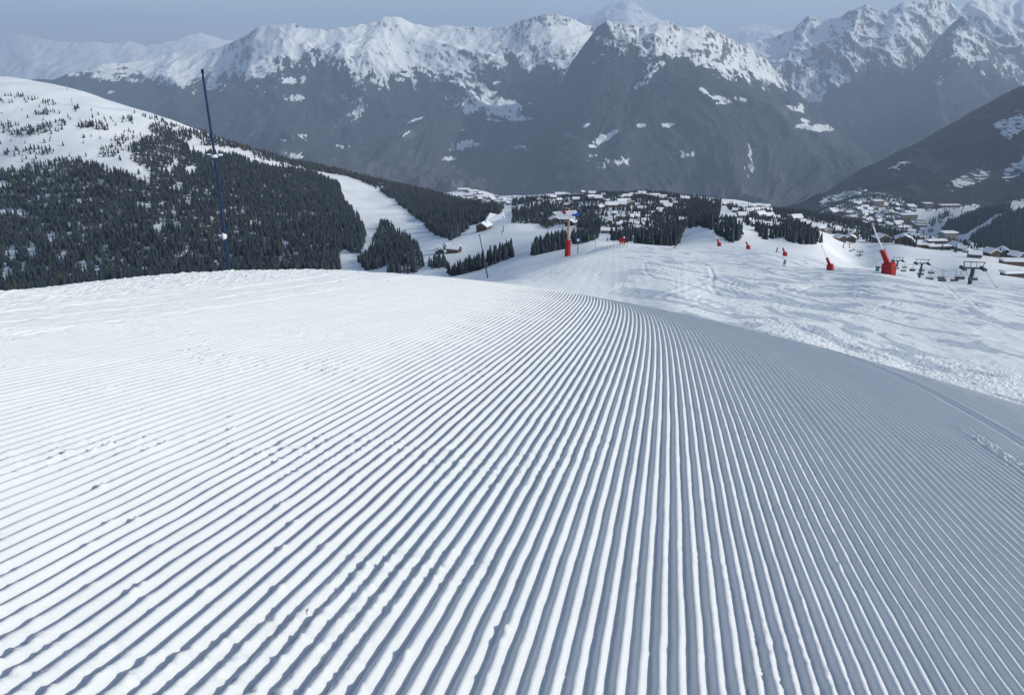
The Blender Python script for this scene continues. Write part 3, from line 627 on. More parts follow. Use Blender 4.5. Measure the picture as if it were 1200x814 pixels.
place(S1, 848, 266, 9, 'dark chalet among trees left of the white run', None, 1, .5, Ymin=450)
place(S1, 852, 275, 9, 'dark chalet at the lower end of the tree strip by the white run', None, 2, -.3, Ymin=380)
for u_, v_, s_ in [(925, 254, 6), (932, 257, 8), (940, 260, 7), (945, 263, 6), (952, 266, 6), (960, 268, 7), (967, 270, 7), (978, 271, 10), (988, 272, 7), (950, 270, 5)]:
    place(S1, u_, v_, s_ * 1.15, 'snow-roofed chalet in the row crossing the dark wood behind the snow guns', 'chalets across the dark wood', Ymin=600)
for u_, v_, s_, lb, kd, rz in [(984, 280, 11, 'leftmost white-roofed chalet at the head of the tiny lift line', 1, .3), (996, 281, 11, 'chalet just left of the tip of the biggest snow gun', 0, -.3), (995, 275, 9, 'chalet standing behind the one left of the big snow gun tip', 0, .6),
                               (1032, 282, 15, 'broad chalet with a smooth rounded snow roof behind the biggest snow gun', 3, .15), (1058, 284, 17, 'wide dark lodge under a large sloping snow roof right of the biggest snow gun', 3, -.35), (1080, 288, 12, 'low dark building between the sloping-roofed lodge and the terraced hotel', 4, 1.5),
                               (1068, 279, 10, 'snow-roofed chalet behind the wide dark lodge', 0, .8), (1119, 290, 11, 'first snow-roofed chalet right of the terraced hotel', 0, .1), (1126, 292, 10, 'second snow-roofed chalet right of the terraced hotel', 1, .7), (1160, 298, 14, 'white-roofed chalet right of the two dome-roofed ones', 1, .3),
                               (1175, 299, 14, 'white-roofed chalet above the large brown building', 0, -.3), (1190, 302, 14, 'white-roofed chalet at the right end of the row', 1, .5), (1141, 300, 11, 'low white-roofed chalet below the dome-roofed ones', 0, 1.2)]:
    place(S1, u_, v_, s_, lb, None, kd, rz, Ymin=480)
# tiny village left on the far crest
for i in range(34):
    f = i / 33; u_ = 543 + 56 * f + random.uniform(-3, 3); v_ = 224 + 13 * f + random.uniform(-4, 4)
    place(S1, u_, v_, random.uniform(3.5, 5.5), 'tiny snow-roofed house in the hamlet on the crest beyond the left piste', 'hamlet on the far crest', Ymin=1200)
# far village
for i in range(105):
    for _ in range(40):
        u_ = random.uniform(962, 1078); v_ = random.uniform(233, 282)
        if inpoly(np.array([u_]), np.array([v_]), [(965, 246), (1000, 235), (1070, 238), (1075, 258), (1068, 275), (1050, 284), (1020, 272), (968, 254)])[0]: break
    lb = ('tiny snow-roofed house in the upper part of the far right-hand village', 'upper far village houses') if v_ < 250 else (('tiny snow-roofed house low in the far village left of the tan apartment block', 'lower left far village houses') if u_ < 1028 else ('tiny snow-roofed house low in the far village above the valley road', 'lower right far village houses'))
    place(S2, u_, v_, random.uniform(4, 6.5), *lb, Ymin=1500)

# flat-roofed blocks and terraced hotels
def block(sheet, u, v, wpx, hpx, dpx, label, wallm, floors, bays, rz=0., Ymin=500, name='apartment_block', steps=0):
    p = sheet.hit(u, v, Ymin); q_ = p.y / F; w, h, d = wpx * q_, hpx * q_, dpx * q_
    e = empty(name, p, rz); tag(e, label, 'building')
    b = MB()
    if steps:
        for s in range(steps): b.box((0, d * s / steps / 2, h * (s + .5) / steps - (2 if s == 0 else 0)), (w * (1 - .12 * s), d * (1 - s / steps), h / steps + (4 if s == 0 else 0)))
    else: b.box((0, 0, h / 2 - 2), (w, d, h + 4))
    b.obj('wall', M[wallm], e)
    r_ = MB()
    if steps:
        for s in range(steps): r_.box((0, d * s / steps / 2, h * (s + 1) / steps + .45 * q_ / .7), (w * (1 - .12 * s) + 1, d * (1 - s / steps) + 1.2, .9 * q_ / .7))
    else: r_.box((0, 0, h + .6), (w + 1.4, d + 1.4, 1.1))
    r_.obj('roof', M['roofsnow'], e, bevel=.2)
    if not steps:
        for i in range(floors):
            for j in range(bays):
                MB().box(((j - (bays - 1) / 2) * w / bays, -d / 2 - .04, h * (i + .55) / floors), (w / bays * .5, .15, h / floors * .5)).obj('window', M['glass'], e)
    else:
        for i in range(steps):
            MB().box((0, d * i / steps / 2 - d * (1 - i / steps) / 2 - .05, h * (i + .45) / steps), (w * (1 - .12 * i) * .94, .15, h / steps * .4)).obj('window', M['glass'], e)
    return e
block(S2, 1027, 243, 13, 8, 8, 'square tan apartment block at the top of the far village', 'tan', 4, 5, .2, 1800)
block(S2, 1063, 258, 20, 7, 8, 'long tan hotel in the middle of the far village beside the snowfield', 'tan', 3, 9, .1, 1700)
block(S2, 1086, 242, 11, 4, 6, 'low brown block on the ridge left of the long lodge', 'wood', 2, 5, .1, 1900)
block(S2, 1112, 243, 24, 3, 6, 'long low brown lodge along the top edge of the bright snowfield', 'wood', 1, 9, .05, 1900)
block(S2, 1079, 266, 13, 8, 8, 'stepped apartment building on the left edge of the far snowfield', 'stone', 4, 5, -.2, 1500, steps=3)
block(S1, 1097, 292, 26, 10, 14, 'terraced dark hotel with a long snowy lower roof', 'wood2', 3, 7, .05, 560, steps=2)
block(S1, 1110, 282, 16, 10, 9, 'tall dark hotel block behind the terraced hotel', 'stone', 4, 5, .05, 700)
block(S1, 1190, 311, 34, 6, 12, 'large low brown building at the right edge below the chalet row', 'wood', 2, 9, -.1, 480)
block(S1, 1186, 324, 26, 5, 9, 'dark flat building with snow patches lowest at the right edge', 'wood2', 1, 6, .1, 300)
def dome(u, v, wpx, label):
    p = S1.hit(u, v + 3, 500); q_ = p.y / F; w = wpx * q_
    e = empty('domed_building', p); tag(e, label, 'building')
    h = w * .42
    MB().tube((0, 0, -2), (0, 0, h * .55), w / 2 * .9, w / 2 * .9, 16).obj('wall', M['wood2'], e)
    b = MB(); bmesh.ops.create_uvsphere(b.bm, u_segments=20, v_segments=10, radius=1, matrix=Matrix.Translation((0, 0, h * .5)) @ Matrix.Diagonal((w / 2, w / 2, h * .75, 1)))
    bmesh.ops.bisect_plane(b.bm, geom=b.bm.verts[:] + b.bm.edges[:] + b.bm.faces[:], plane_co=(0, 0, h * .5), plane_no=(0, 0, -1), clear_outer=True)
    b.obj('roof', M['roofsnow'], e, smooth=True)
    MB().tube((0, -w * .43, h * .3), (0, -w * .52, h * .3), w * .16, w * .16, 12).obj('window', M['glass'], e)
dome(1133, 293, 11, 'left one of two dome-roofed buildings in the chalet row')
dome(1148, 293, 11, 'right one of two dome-roofed buildings in the chalet row')
# chalets below the left piste
place(S1, 567, 268, 13, 'large brown wooden chalet standing alone on the snow above the tree row', None, 0, -.35, Ymin=700, level=2)
place(S1, 515, 295, 9, 'snow-roofed chalet at the left of the three below the left piste', None, 1, .2, Ymin=520, level=2)
place(S1, 532, 294, 12, 'brown chalet at the right of the three below the left piste', None, 0, 1.2, Ymin=520, level=2)
place(S1, 523, 290, 8, 'snow-roofed chalet in the middle of the three below the left piste', None, 2, .1, Ymin=520, level=2)
# steep snow wall with white platform beyond the lone chalet
p = S1.hit(580, 259, 850); q_ = p.y / F
e = MB().poly([(-12 * q_, 0, -2), (12 * q_, 0, -2), (10 * q_, 9 * q_, 9 * q_), (3 * q_, 9 * q_, 6 * q_), (-6 * q_, 9 * q_, 8 * q_), (-6 * q_, 9 * q_, 8 * q_), (-12 * q_, 30 * q_, -2), (12 * q_, 30 * q_, -2)], [[0, 1, 2, 3], [0, 3, 4], [0, 4, 6], [1, 7, 2], [2, 7, 6, 4, 3]]).obj('snow_bank', M['roofsnow'])
e.location = p; struct(e)

# ------------------------------------------------------------------ trees
def conifer_mesh(seed, tiers, seg, wid=.19, detail=False):
    r = random.Random(seed); V = []; Fs = []
    z0 = .08; H = 1.0
    for k in range(tiers):
        f = k / tiers; zb = z0 + (H - z0) * f ** 1.05; zt = min(H, zb + (H - z0) / tiers * (2.0 if k < tiers - 1 else 1.0))
        rb = wid * (1 - f) ** .85 * r.uniform(.85, 1.12) + .012; n = seg; ph0 = r.uniform(0, 6.28)
        ox, oy = r.uniform(-.012, .012), r.uniform(-.012, .012)
        b = len(V); V.append((ox * .3, oy * .3, zt if k < tiers - 1 else H))
        for j in range(2 * n):
            a = ph0 + math.pi * j / n; rr = rb * (r.uniform(.88, 1.15) if j % 2 == 0 else r.uniform(.5, .66)); dz = (-.015 if j % 2 == 0 else .02) + r.uniform(-.012, .012)
            V.append((ox + rr * math.cos(a), oy + rr * math.sin(a), zb + dz))
        for j in range(2 * n): Fs.append((b, b + 1 + j, b + 1 + (j + 1) % (2 * n)))
    return np.array(V), np.array(Fs)
VAR = [conifer_mesh(i, 5, 4, wid=random.uniform(.15, .21)) for i in range(6)]
cand = 260000
def scatter(sheet, dens_fn, xr, yr, spacing, H, jitter=.25, ymin=0):
    n = int((xr[1] - xr[0]) * (yr[1] - yr[0]) / spacing ** 2)
    X = rng.uniform(*xr, n); Yv = rng.uniform(*yr, n)
    k = np.abs(X / Yv) < .98; X = X[k]; Yv = Yv[k]
    Z = sheet.z(X, Yv); U, Vv = proj(X, Yv, Z)
    d = dens_fn(U, Vv); cl = .75 + .5 * (perlin(X / 45, Yv / 45, 60)) 
    k = (rng.random(len(X)) < d * np.where(d > .8, np.clip(cl + .2, .3, 1.1), np.clip(cl * 1.6 - .35, .1, 1.4))) & (Yv > ymin)
    # only ground that can be seen from around the camera: slopes facing it
    return X[k], Yv[k], Z[k], U[k], Vv[k]
TX, TY, TZ, TU, TV = scatter(S1, forest_density, (-1750, 1100), (330, 2350), 4.9, 12)
TH_ = 5.5 + 8.5 * rng.beta(2.2, 2.0, len(TX)); TH_ *= np.where((TU < 215) & (TV < 200), .72, 1.0); TH_ *= np.where(TU > 600, .66, 1.0); TH_ *= np.where((TU > 650) & (TU < 742) & (TV < 262), .8, 1.); TH_ *= 1 + .25 * perlin(TX / 60, TY / 60, 61)
TH_ *= np.where((TU > 500) & (TU < 606) & (TV > 292), .72, 1.); TH_ *= np.where((TU > 430) & (TU < 500) & (TV > 258), .82, 1.)
hk = np.ones(len(TX), bool)
for hx, hy, hr in HS:       # no tree inside or right in front of a house
    n_ = math.hypot(hx, hy); dx, dy = (TX - hx), (TY - hy); al_ = (dx * hx + dy * hy) / n_; ac_ = (dx * hy - dy * hx) / n_
    hk &= ~((np.abs(ac_) < hr * .75) & (al_ > -hr * 2.2) & (al_ < hr * .8))
TX, TY, TZ, TU, TV, TH_ = [a_[hk] for a_ in (TX, TY, TZ, TU, TV, TH_)]
# hidden trees are dropped: compare with what already covers that bearing
top = (TZ + TH_) / TY; cov = S1.bil(S1.cm, TX / TY, np.log(TY) - .03)
seen = top > cov - .004
TX, TY, TZ, TU, TV, TH_, top, cov = [a[seen] for a in (TX, TY, TZ, TU, TV, TH_, top, cov)]
size = np.minimum(TH_, (top - cov) * TY) / TY * F
inframe = (TU > 4) & (TU < 1196) & (TY > 340)
kn = np.interp(TU, [0, 100, 250, 480, 560, 640, 767], [345, 334, 319, 320, 328, 342, 361])
inframe &= (TV < kn - 1)
order = np.argsort(-np.where(inframe, size, 0)); ind = np.zeros(len(TX), bool); ind[order[:298]] = True
def merged_trees(name, X, Y, Z, H, mats, vars_, larch=None):
    Vs = []; Fs = []; ofs = 0; mi = []
    vid = rng.integers(0, len(vars_), len(X)); rot = rng.uniform(0, 6.28, len(X)); wsc = rng.uniform(.85, 1.25, len(X))
    for v in range(len(vars_)):
        k = np.where(vid == v)[0]
        if len(k) == 0: continue
        P, T = vars_[v]; c, s = np.cos(rot[k])[:, None], np.sin(rot[k])[:, None]; h = H[k][:, None]; ww = h * wsc[k][:, None]
        x = (P[None, :, 0] * c - P[None, :, 1] * s) * ww + X[k][:, None]; y = (P[None, :, 0] * s + P[None, :, 1] * c) * ww + Y[k][:, None]; z = P[None, :, 2] * h + Z[k][:, None] - .2
        Vs.append(np.stack([x, y, z], -1).reshape(-1, 3)); n = len(P)
        Fs.append((T[None] + (np.arange(len(k)) * n)[:, None, None]).reshape(-1, 3) + ofs); ofs += len(k) * n
        if larch is not None: mi.append(np.repeat(larch[k].astype(np.int32), len(T)))
    me = np_mesh(name, np.concatenate(Vs), np.concatenate(Fs), smooth=False, mats=mats, midx=np.concatenate(mi) if larch is not None else None)
    return mobj(name, me)
rest = ~ind
lar = (rng.random(len(TX)) < np.where((TV < np.interp(TU, [200, 350, 600], [165, 205, 252])) & (TU > 200) & (TU < 600), .35, .06))
stuff(merged_trees('conifer_forest', TX[rest], TY[rest], TZ[rest], TH_[rest], [M['needle'], M['larch']], VAR, lar[rest]), 'dense dark conifer forest covering the hillsides around the piste', 'forest')
# forest on the slope behind the village
def dens2(U, V):
    d = np.where(inpoly(U, V, L5), 1.0, 0.)
    d = np.maximum(d, np.where(inpoly(U, V, [(930, 240), (1000, 226), (1080, 236), (1075, 262), (1062, 288), (1000, 275), (950, 262)]), .16, 0))
    for poly, a in SNOW2[:2]: d = np.where(inpoly(U, V, poly), .02, d)
    for a, b in ((1092, 262), (1102, 259), (1113, 262), (1108, 252), (1118, 276), (1140, 282)): d = np.where((U - a) ** 2 + ((V - b) * 1.1) ** 2 < 16, .8, d)
    return d
X2, Y2, Z2, U2, V2 = scatter(S2, dens2, (500, 1900), (1150, 2700), 6.2, 12)
H2 = rng.uniform(9, 15, len(X2)); k = (Z2 + H2) / Y2 > S2.bil(S2.cm, X2 / Y2, np.log(Y2) - .03) - .003
stuff(merged_trees('valley_forest', X2[k], Y2[k], Z2[k], H2[k], [M['needle']], VAR), 'dark conifer forest on the slope behind the right-hand village', 'forest')
# the trees that show largest: one object each
IV = []
for i in range(5):
    P, T = conifer_mesh(50 + i, 9, 7, wid=random.uniform(.16, .21))
    cm = np_mesh('crown', P, T, M['needle'], smooth=False)
    tm = MB().tube((0, 0, -.03), (0, 0, .45), .02, .01, 7).mesh('trunk', M['trunk'])
    IV.append((cm, tm))
def clump(u, v, Y):
    Cn = [(565, 312, 'at the foot of the bank below the knoll', 'conifers in the row below the knoll'), (643, 290, 'in the wedge-shaped clump left of the direction post', 'conifers left of the direction post'),
          (770, 280, 'in the dark clump behind the crest of the piste', 'conifers behind the piste crest'), (685, 275, 'in the wood behind the direction post', 'conifers behind the direction post'),
          (470, 295, 'in the triangular wood between the two white runs', 'conifers between the two white runs'), (400, 300, 'at the lower edge of the big hillside forest', 'conifers at the foot of the hillside'),
          (725, 262, 'among the chalets of the middle village', 'conifers among the village chalets'), (820, 262, 'in the wood right of the middle village', 'conifers right of the middle village'),
          (940, 270, 'in the dark wood behind the red snow guns', 'conifers behind the red snow guns'), (1080, 290, 'beside the chalets at the foot of the right piste', 'conifers by the lower right chalets'), (200, 300, 'low on the left hillside just above the knoll', 'conifers low on the left hillside')]
    return min(Cn, key=lambda q: (q[0] - u) ** 2 + (2 * (q[1] - v)) ** 2)
for n_, i in enumerate(np.where(ind)[0]):
    cm, tm = IV[n_ % 5]; h = float(TH_[i])
    e = empty('conifer_tree', (float(TX[i]), float(TY[i]), float(TZ[i]) - .2), random.uniform(0, 6.28)); w_ = h * random.uniform(.9, 1.2); e.scale = (w_, w_, h)
    mobj('crown', cm, e); mobj('trunk', tm, e)
    q_ = clump(TU[i], TV[i], TY[i]); tag(e, 'dark green conifer ' + q_[2], 'tree', q_[3])

# ------------------------------------------------------------------ snow guns
def snow_gun():
    e = empty('snow_gun', (0, 0, 0))
    A = Vector((-.42, 0, 1.55)); d1 = Vector((-.47, 0, .88)).normalized()
    b = MB()                             # big six-sided base pad, leaning
    n = 8
    def ring(c, rx, ry, tilt):
        return [(c[0] + rx * math.cos(2 * math.pi * i / n + .39) , c[1] + ry * math.sin(2 * math.pi * i / n + .39), c[2] - tilt * rx * math.cos(2 * math.pi * i / n + .39)) for i in range(n)]
    R1 = ring((0.02, 0, -.3), .92, .75, 0); R2 = ring((-.1, 0, .6), .98, .8, -.15); R3 = ring((-.28, 0, 1.5), .88, .7, -.28); R4 = ring((-.30, 0, 1.62), .62, .5, -.28)
    vs = R1 + R2 + R3 + R4; fs = [list(range(n - 1, -1, -1)), list(range(3 * n, 4 * n))]
    for r_ in range(3): fs += [[r_ * n + i, r_ * n + (i + 1) % n, (r_ + 1) * n + (i + 1) % n, (r_ + 1) * n + i] for i in range(n)]
    base = b.poly(vs, fs).obj('base_pad', M['red'], e, bevel=.05)
    for zz in (.3, .95): MB().poly([(v[0] * 1.012 - .0 + .0, v[1] * 1.02, v[2]) for v in ring((-.04 - .12 * zz, 0, zz), .965, .79, -.15 * zz)] + [(v[0] * 1.012, v[1] * 1.02, v[2] + .09) for v in ring((-.04 - .12 * zz, 0, zz), .965, .79, -.15 * zz)], [[i, (i + 1) % n, (i + 1) % n + n, i + n] for i in range(n)]).obj('strap', M['dark'], base)
    S = A + d1 * -.3; T = A + d1 * 1.85
    arm = MB().tube(S, T, .40, .36, 14).obj('arm_pad', M['red'], e, bevel=.03)
    MB().tube(T - d1 * .12, T + d1 * .05, .40, .40, 14).obj('cuff', M['redm'], arm)
    E_ = T + d1 * 3.5
    ln = MB().tube(T, E_, .13, .075, 10).obj('lance', M['white'], e)
    MB().tube(E_, E_ + d1 * .4, .14, .12, 10).tube(E_ + d1 * .2, E_ + d1 * .2 + Vector((0, -.25, .05)), .05, .05, 6).obj('nozzle', M['steel'], ln)
    MB().tube(A + Vector((.35, -.45, -.1)), T + Vector((.18, -.3, -.2)), .045, .045, 6).obj('hose', M['black'], e)
    return e
g0 = snow_gun()
GUNS = [(1041.5, 321.5, .0, 17, 'biggest red padded snow gun with a white lance leaning left beside the lift'), (973, 316.5, .15, 8.6, 'red padded snow gun with a thin grey lance second from the right'), (920, 300, -.1, 5.6, 'red snow gun with a pale lance just right of two skiers'),
        (877, 292, .25, 5.2, 'small red snow gun between the leftmost one and the skiers'), (843, 288.5, .2, 5.0, 'smallest leftmost red snow gun above the middle piste')]
for i, (u_, v_, rz, px, lb) in enumerate(GUNS):
    o = g0 if i == 0 else dup(g0)
    p = S1.hit(u_, v_, 60); o.location = p; o.rotation_euler.z = rz - math.atan2(p.x, p.y)
    s_ = px * p.y / F / 1.9; s_ = min(1.5, max(.6, s_)); o.scale = (s_, s_, s_)
    print('gun', u_, p, s_)
    tag(o, lb, 'snow gun', 'red padded snow guns along the piste')

# ------------------------------------------------------------------ posts and signs
# tall leaning blue marker pole on the knoll rim
by = 17.2; t_, s_ = ray(268, 318); bx = float(t_) * by; bz = float(knoll_z(bx, by)) - .15
t2, s2 = ray(237, 82); tip = Vector((float(t2) * by, by, float(s2) * by)); b0 = Vector((bx, by, bz))
e = empty('marker_pole', b0); tag(e, 'tall leaning blue marker pole at the left rim of the groomed knoll', 'marker pole')
Lp = tip - b0
mid = Lp * .5 + Vector((.03, 0, 0))
MB().tube((0, 0, 0), mid, .033, .030, 10).tube(mid, Lp * .985, .030, .025, 10).obj('pole', M['bluepole'], e, smooth=False)
MB().tube(Lp * .985, Lp * 1.003, .032, .028, 10).obj('cap', M['black'], e)
for f in ():
    c_ = mid * (f / .5) if f < .5 else mid + (Lp - mid) * ((f - .5) / .5)
    MB().tube(c_ - Lp.normalized() * .05, c_ + Lp.normalized() * .06, .041, .041, 10).obj('tape_band', M['white'], e)
c_ = mid + (Lp - mid) * .22; dn = Lp.normalized()
MB().ball(c_, .06, (1.4, .9, .7), 6).ball(c_ + Vector((.13, 0, .03)), .045, (1.5, .8, .6), 5).ball(c_ + Vector((-.12, 0, .04)), .035, (1.6, .8, .5), 5).obj('frost_clump', M['roofsnow'], e)
MB().ball(Lp * .22, .06, (1, .9, 1.6), 6).obj('frost_clump', M['roofsnow'], e)
# thin dark pole on the far side of the knoll
p = S1.hit(572, 326, 46) if True else None
e = empty('marker_pole', p); tag(e, 'thin dark leaning pole below the lone brown chalet', 'marker pole')
q_ = p.y / F
MB().tube((0, 0, -.5), (-9.5 * q_, 0, 52 * q_), .75 * q_, .5 * q_, 8).obj('pole', M['dark'], e); MB().tube((-9.5 * q_, 0, 52 * q_), (-9.6 * q_, 0, 53.5 * q_), 1.0 * q_, .8 * q_, 8).obj('cap', M['redm'], e)
# direction sign
p = S1.hit(665, 300, 50); q_ = p.y / F; print('sign', p)
e = empty('direction_sign', p); tag(e, 'tall piste direction post with red padded foot and white boards on top', 'sign')
pad = MB().tube((0, 0, -.5), (0, 0, 19 * q_), 3.6 * q_, 3.4 * q_, 12).obj('foot_pad', M['red'], e, bevel=.02)
MB().tube((0, 0, 19 * q_), (0, 0, 19.8 * q_), 2.5 * q_, 2.3 * q_, 12).obj('pad_collar', M['redm'], pad)
MB().tube((.1 * q_, 0, 19 * q_), (.3 * q_, 0, 57 * q_), 1.35 * q_, 1.25 * q_, 10).obj('post', M['orange'], e)
bd = MB().poly([(x_ * q_, y_ * q_, z_ * q_) for y_ in (-1.6, -2.2) for x_, z_ in ((-19, 52.5), (-16, 50), (7, 48.5), (11, 50.5), (8.5, 55.5), (-5, 54.5), (-18, 53.6))], [[0, 1, 2, 3, 4, 5, 6], [13, 12, 11, 10, 9, 8, 7]] + [[i, i + 7, (i + 1) % 7 + 7, (i + 1) % 7] for i in range(7)]).obj('board', M['white'], e)
MB().poly([(x_ * q_, y_ * q_, z_ * q_) for y_ in (-1.3, -2.0) for x_, z_ in ((-16, 46.5), (-6, 44.5), (8, 45.6), (8, 48.2), (-15, 49.6))], [[0, 1, 2, 3, 4], [9, 8, 7, 6, 5]] + [[i, i + 5, (i + 1) % 5 + 5, (i + 1) % 5] for i in range(5)]).obj('board', M['white'], e)
MB().box((-5.5 * q_, -2.3 * q_, 53 * q_), (3.2 * q_, .15 * q_, 3.2 * q_), M=None).obj('red_arrow', M['redm'], bd)
MB().tube((-7.5 * q_, -2.25 * q_, 55 * q_), (-3 * q_, -2.25 * q_, 51 * q_), .7 * q_, .7 * q_, 6).obj('red_arrow', M['redm'], bd)
MB().tube((10.5 * q_, -2.6 * q_, 50.4 * q_), (10.5 * q_, -1.4 * q_, 50.4 * q_), 2.3 * q_, 2.3 * q_, 14).box((7 * q_, -2.3 * q_, 50 * q_), (6 * q_, .3 * q_, 2.4 * q_)).obj('blue_disc', M['blue'], bd)
MB().box((-4 * q_, -.3 * q_, 47 * q_), (24 * q_, .8 * q_, .7 * q_)).obj('crossbar', M['orange'], e)
# blue round piste sign
p = S1.hit(677, 297.5, 50); q_ = p.y / F
e = empty('piste_sign', p); tag(e, 'small round blue piste sign on a thin post right of the direction post', 'sign')
MB().tube((0, 0, -.4), (0, 0, 15 * q_), .45 * q_, .4 * q_, 8).obj('post', M['dark'], e)
dc = MB().tube((0, -.4 * q_, 17 * q_), (0, .0, 17 * q_), 2.3 * q_, 2.3 * q_, 18).obj('disc', M['blue'], e)
MB().tube((0, -.5 * q_, 17 * q_), (0, -.42 * q_, 17 * q_), 1.5 * q_, 1.5 * q_, 18).obj('disc_face', M['white'], dc)
# slim lamp-like post
p = S1.hit(697.5, 293, 60); q_ = p.y / F
e = empty('slim_post', p); tag(e, 'slim grey post with a short top bar left of the red barrier', 'post')
MB().tube((0, 0, -.4), (0, 0, 17 * q_), .3 * q_, .25 * q_, 8).obj('shaft', M['steel'], e); MB().box((-1.5 * q_, 0, 17 * q_), (4 * q_, .5 * q_, .7 * q_)).obj('top_bar', M['steel'], e)
# red barrier at the crest
p = S1.hit(729, 286, 120); q_ = p.y / F
e = empty('red_barrier', p); tag(e, 'red slatted safety barrier standing on the crest of the middle piste', 'barrier')
for dx in (-2.4, .3, 2.6): MB().box((dx * q_, 0, 3.2 * q_), (1.3 * q_, .6 * q_, 8 * q_)).obj('padded_post', M['redm'], e)
MB().box((0, .4 * q_, 5 * q_), (6 * q_, .2 * q_, 1.2 * q_)).obj('rail', M['redm'], e); MB().box((0, .4 * q_, 2 * q_), (6 * q_, .2 * q_, 1.0 * q_)).obj('rail', M['white'], e)
MB().box((2.2 * q_, .1 * q_, 8 * q_), (1.6 * q_, .3 * q_, 2.2 * q_)).obj('white_panel', M['white'], e)
# low fence in front of the crest
p0 = S1.hit(711, 292, 60); p1 = S1.hit(735, 291, 60)
e = empty('safety_net', p0); tag(e, 'low faint safety net on the snow left below the red barrier', 'fence')
d_ = p1 - p0; nn = 7
for i in range(nn):
    f = i / (nn - 1); c_ = d_ * f; zz = float(S1.z(p0.x + c_.x, p0.y + c_.y)) - p0.z
    MB().tube((c_.x, c_.y, zz - .2), (c_.x, c_.y, zz + 1.1), .035, .035, 6).obj('stake', M['redm'], e)
for hz_ in (.45, .95):
    MB().tube((0, 0, hz_), (d_.x, d_.y, float(S1.z(p1.x, p1.y)) - p0.z + hz_), .02, .02, 5).obj('net_cord', M['steel'], e)
# small marker stakes and far masts
for u_, v_, hpx, lb in [(590, 226 + 46, 7, 'small dark marker stake on the snow by the lone brown chalet'), (1037 - 49, 291, 6, 'short dark post on the snow at the head of the tiny lift line'), (588, 275, 5, 'short dark stake on the snow below the snow wall')]:
    p = S1.hit(u_, v_, 200); q_ = p.y / F; e = empty('stake', p); tag(e, lb, 'post'); MB().tube((0, 0, -.3), (0, 0, hpx * q_), .5 * q_, .35 * q_, 7).obj('shaft', M['dark'], e); MB().tube((0, 0, hpx * q_), (0, 0, (hpx + .6) * q_), .6 * q_, .6 * q_, 7).obj('cap', M['black'], e)
for u_, v_, lb in [(79, 106, 'tiny lift mast on the left hill skyline'), (85, 124, 'tiny lift mast on the open snow of the left hill')]:
    p = S1.hit(u_, v_, 1200); q_ = p.y / F; e = empty('lift_mast', p); tag(e, lb, 'mast'); MB().tube((0, 0, -1), (0, 0, 7 * q_), .35 * q_, .3 * q_, 8).obj('mast', M['steel'], e); MB().box((0, 0, 7 * q_), (2.6 * q_, .4 * q_, .5 * q_)).obj('crossarm', M['steel'], e)
# teal cabin behind the biggest gun
p = S1.hit(1031, 319, 118); q_ = p.y / F
e = empty('control_box', p); tag(e, 'small teal control box partly hidden behind the biggest snow gun', 'box')
MB().box((0, 1, 2.1 * q_), (3.6 * q_, 3 * q_, 5.2 * q_)).obj('cabinet', M['teal'], e, bevel=.05); MB().box((0, 1, 4.9 * q_), (5 * q_, 4 * q_, .7 * q_)).obj('lid', M['dark'], e)

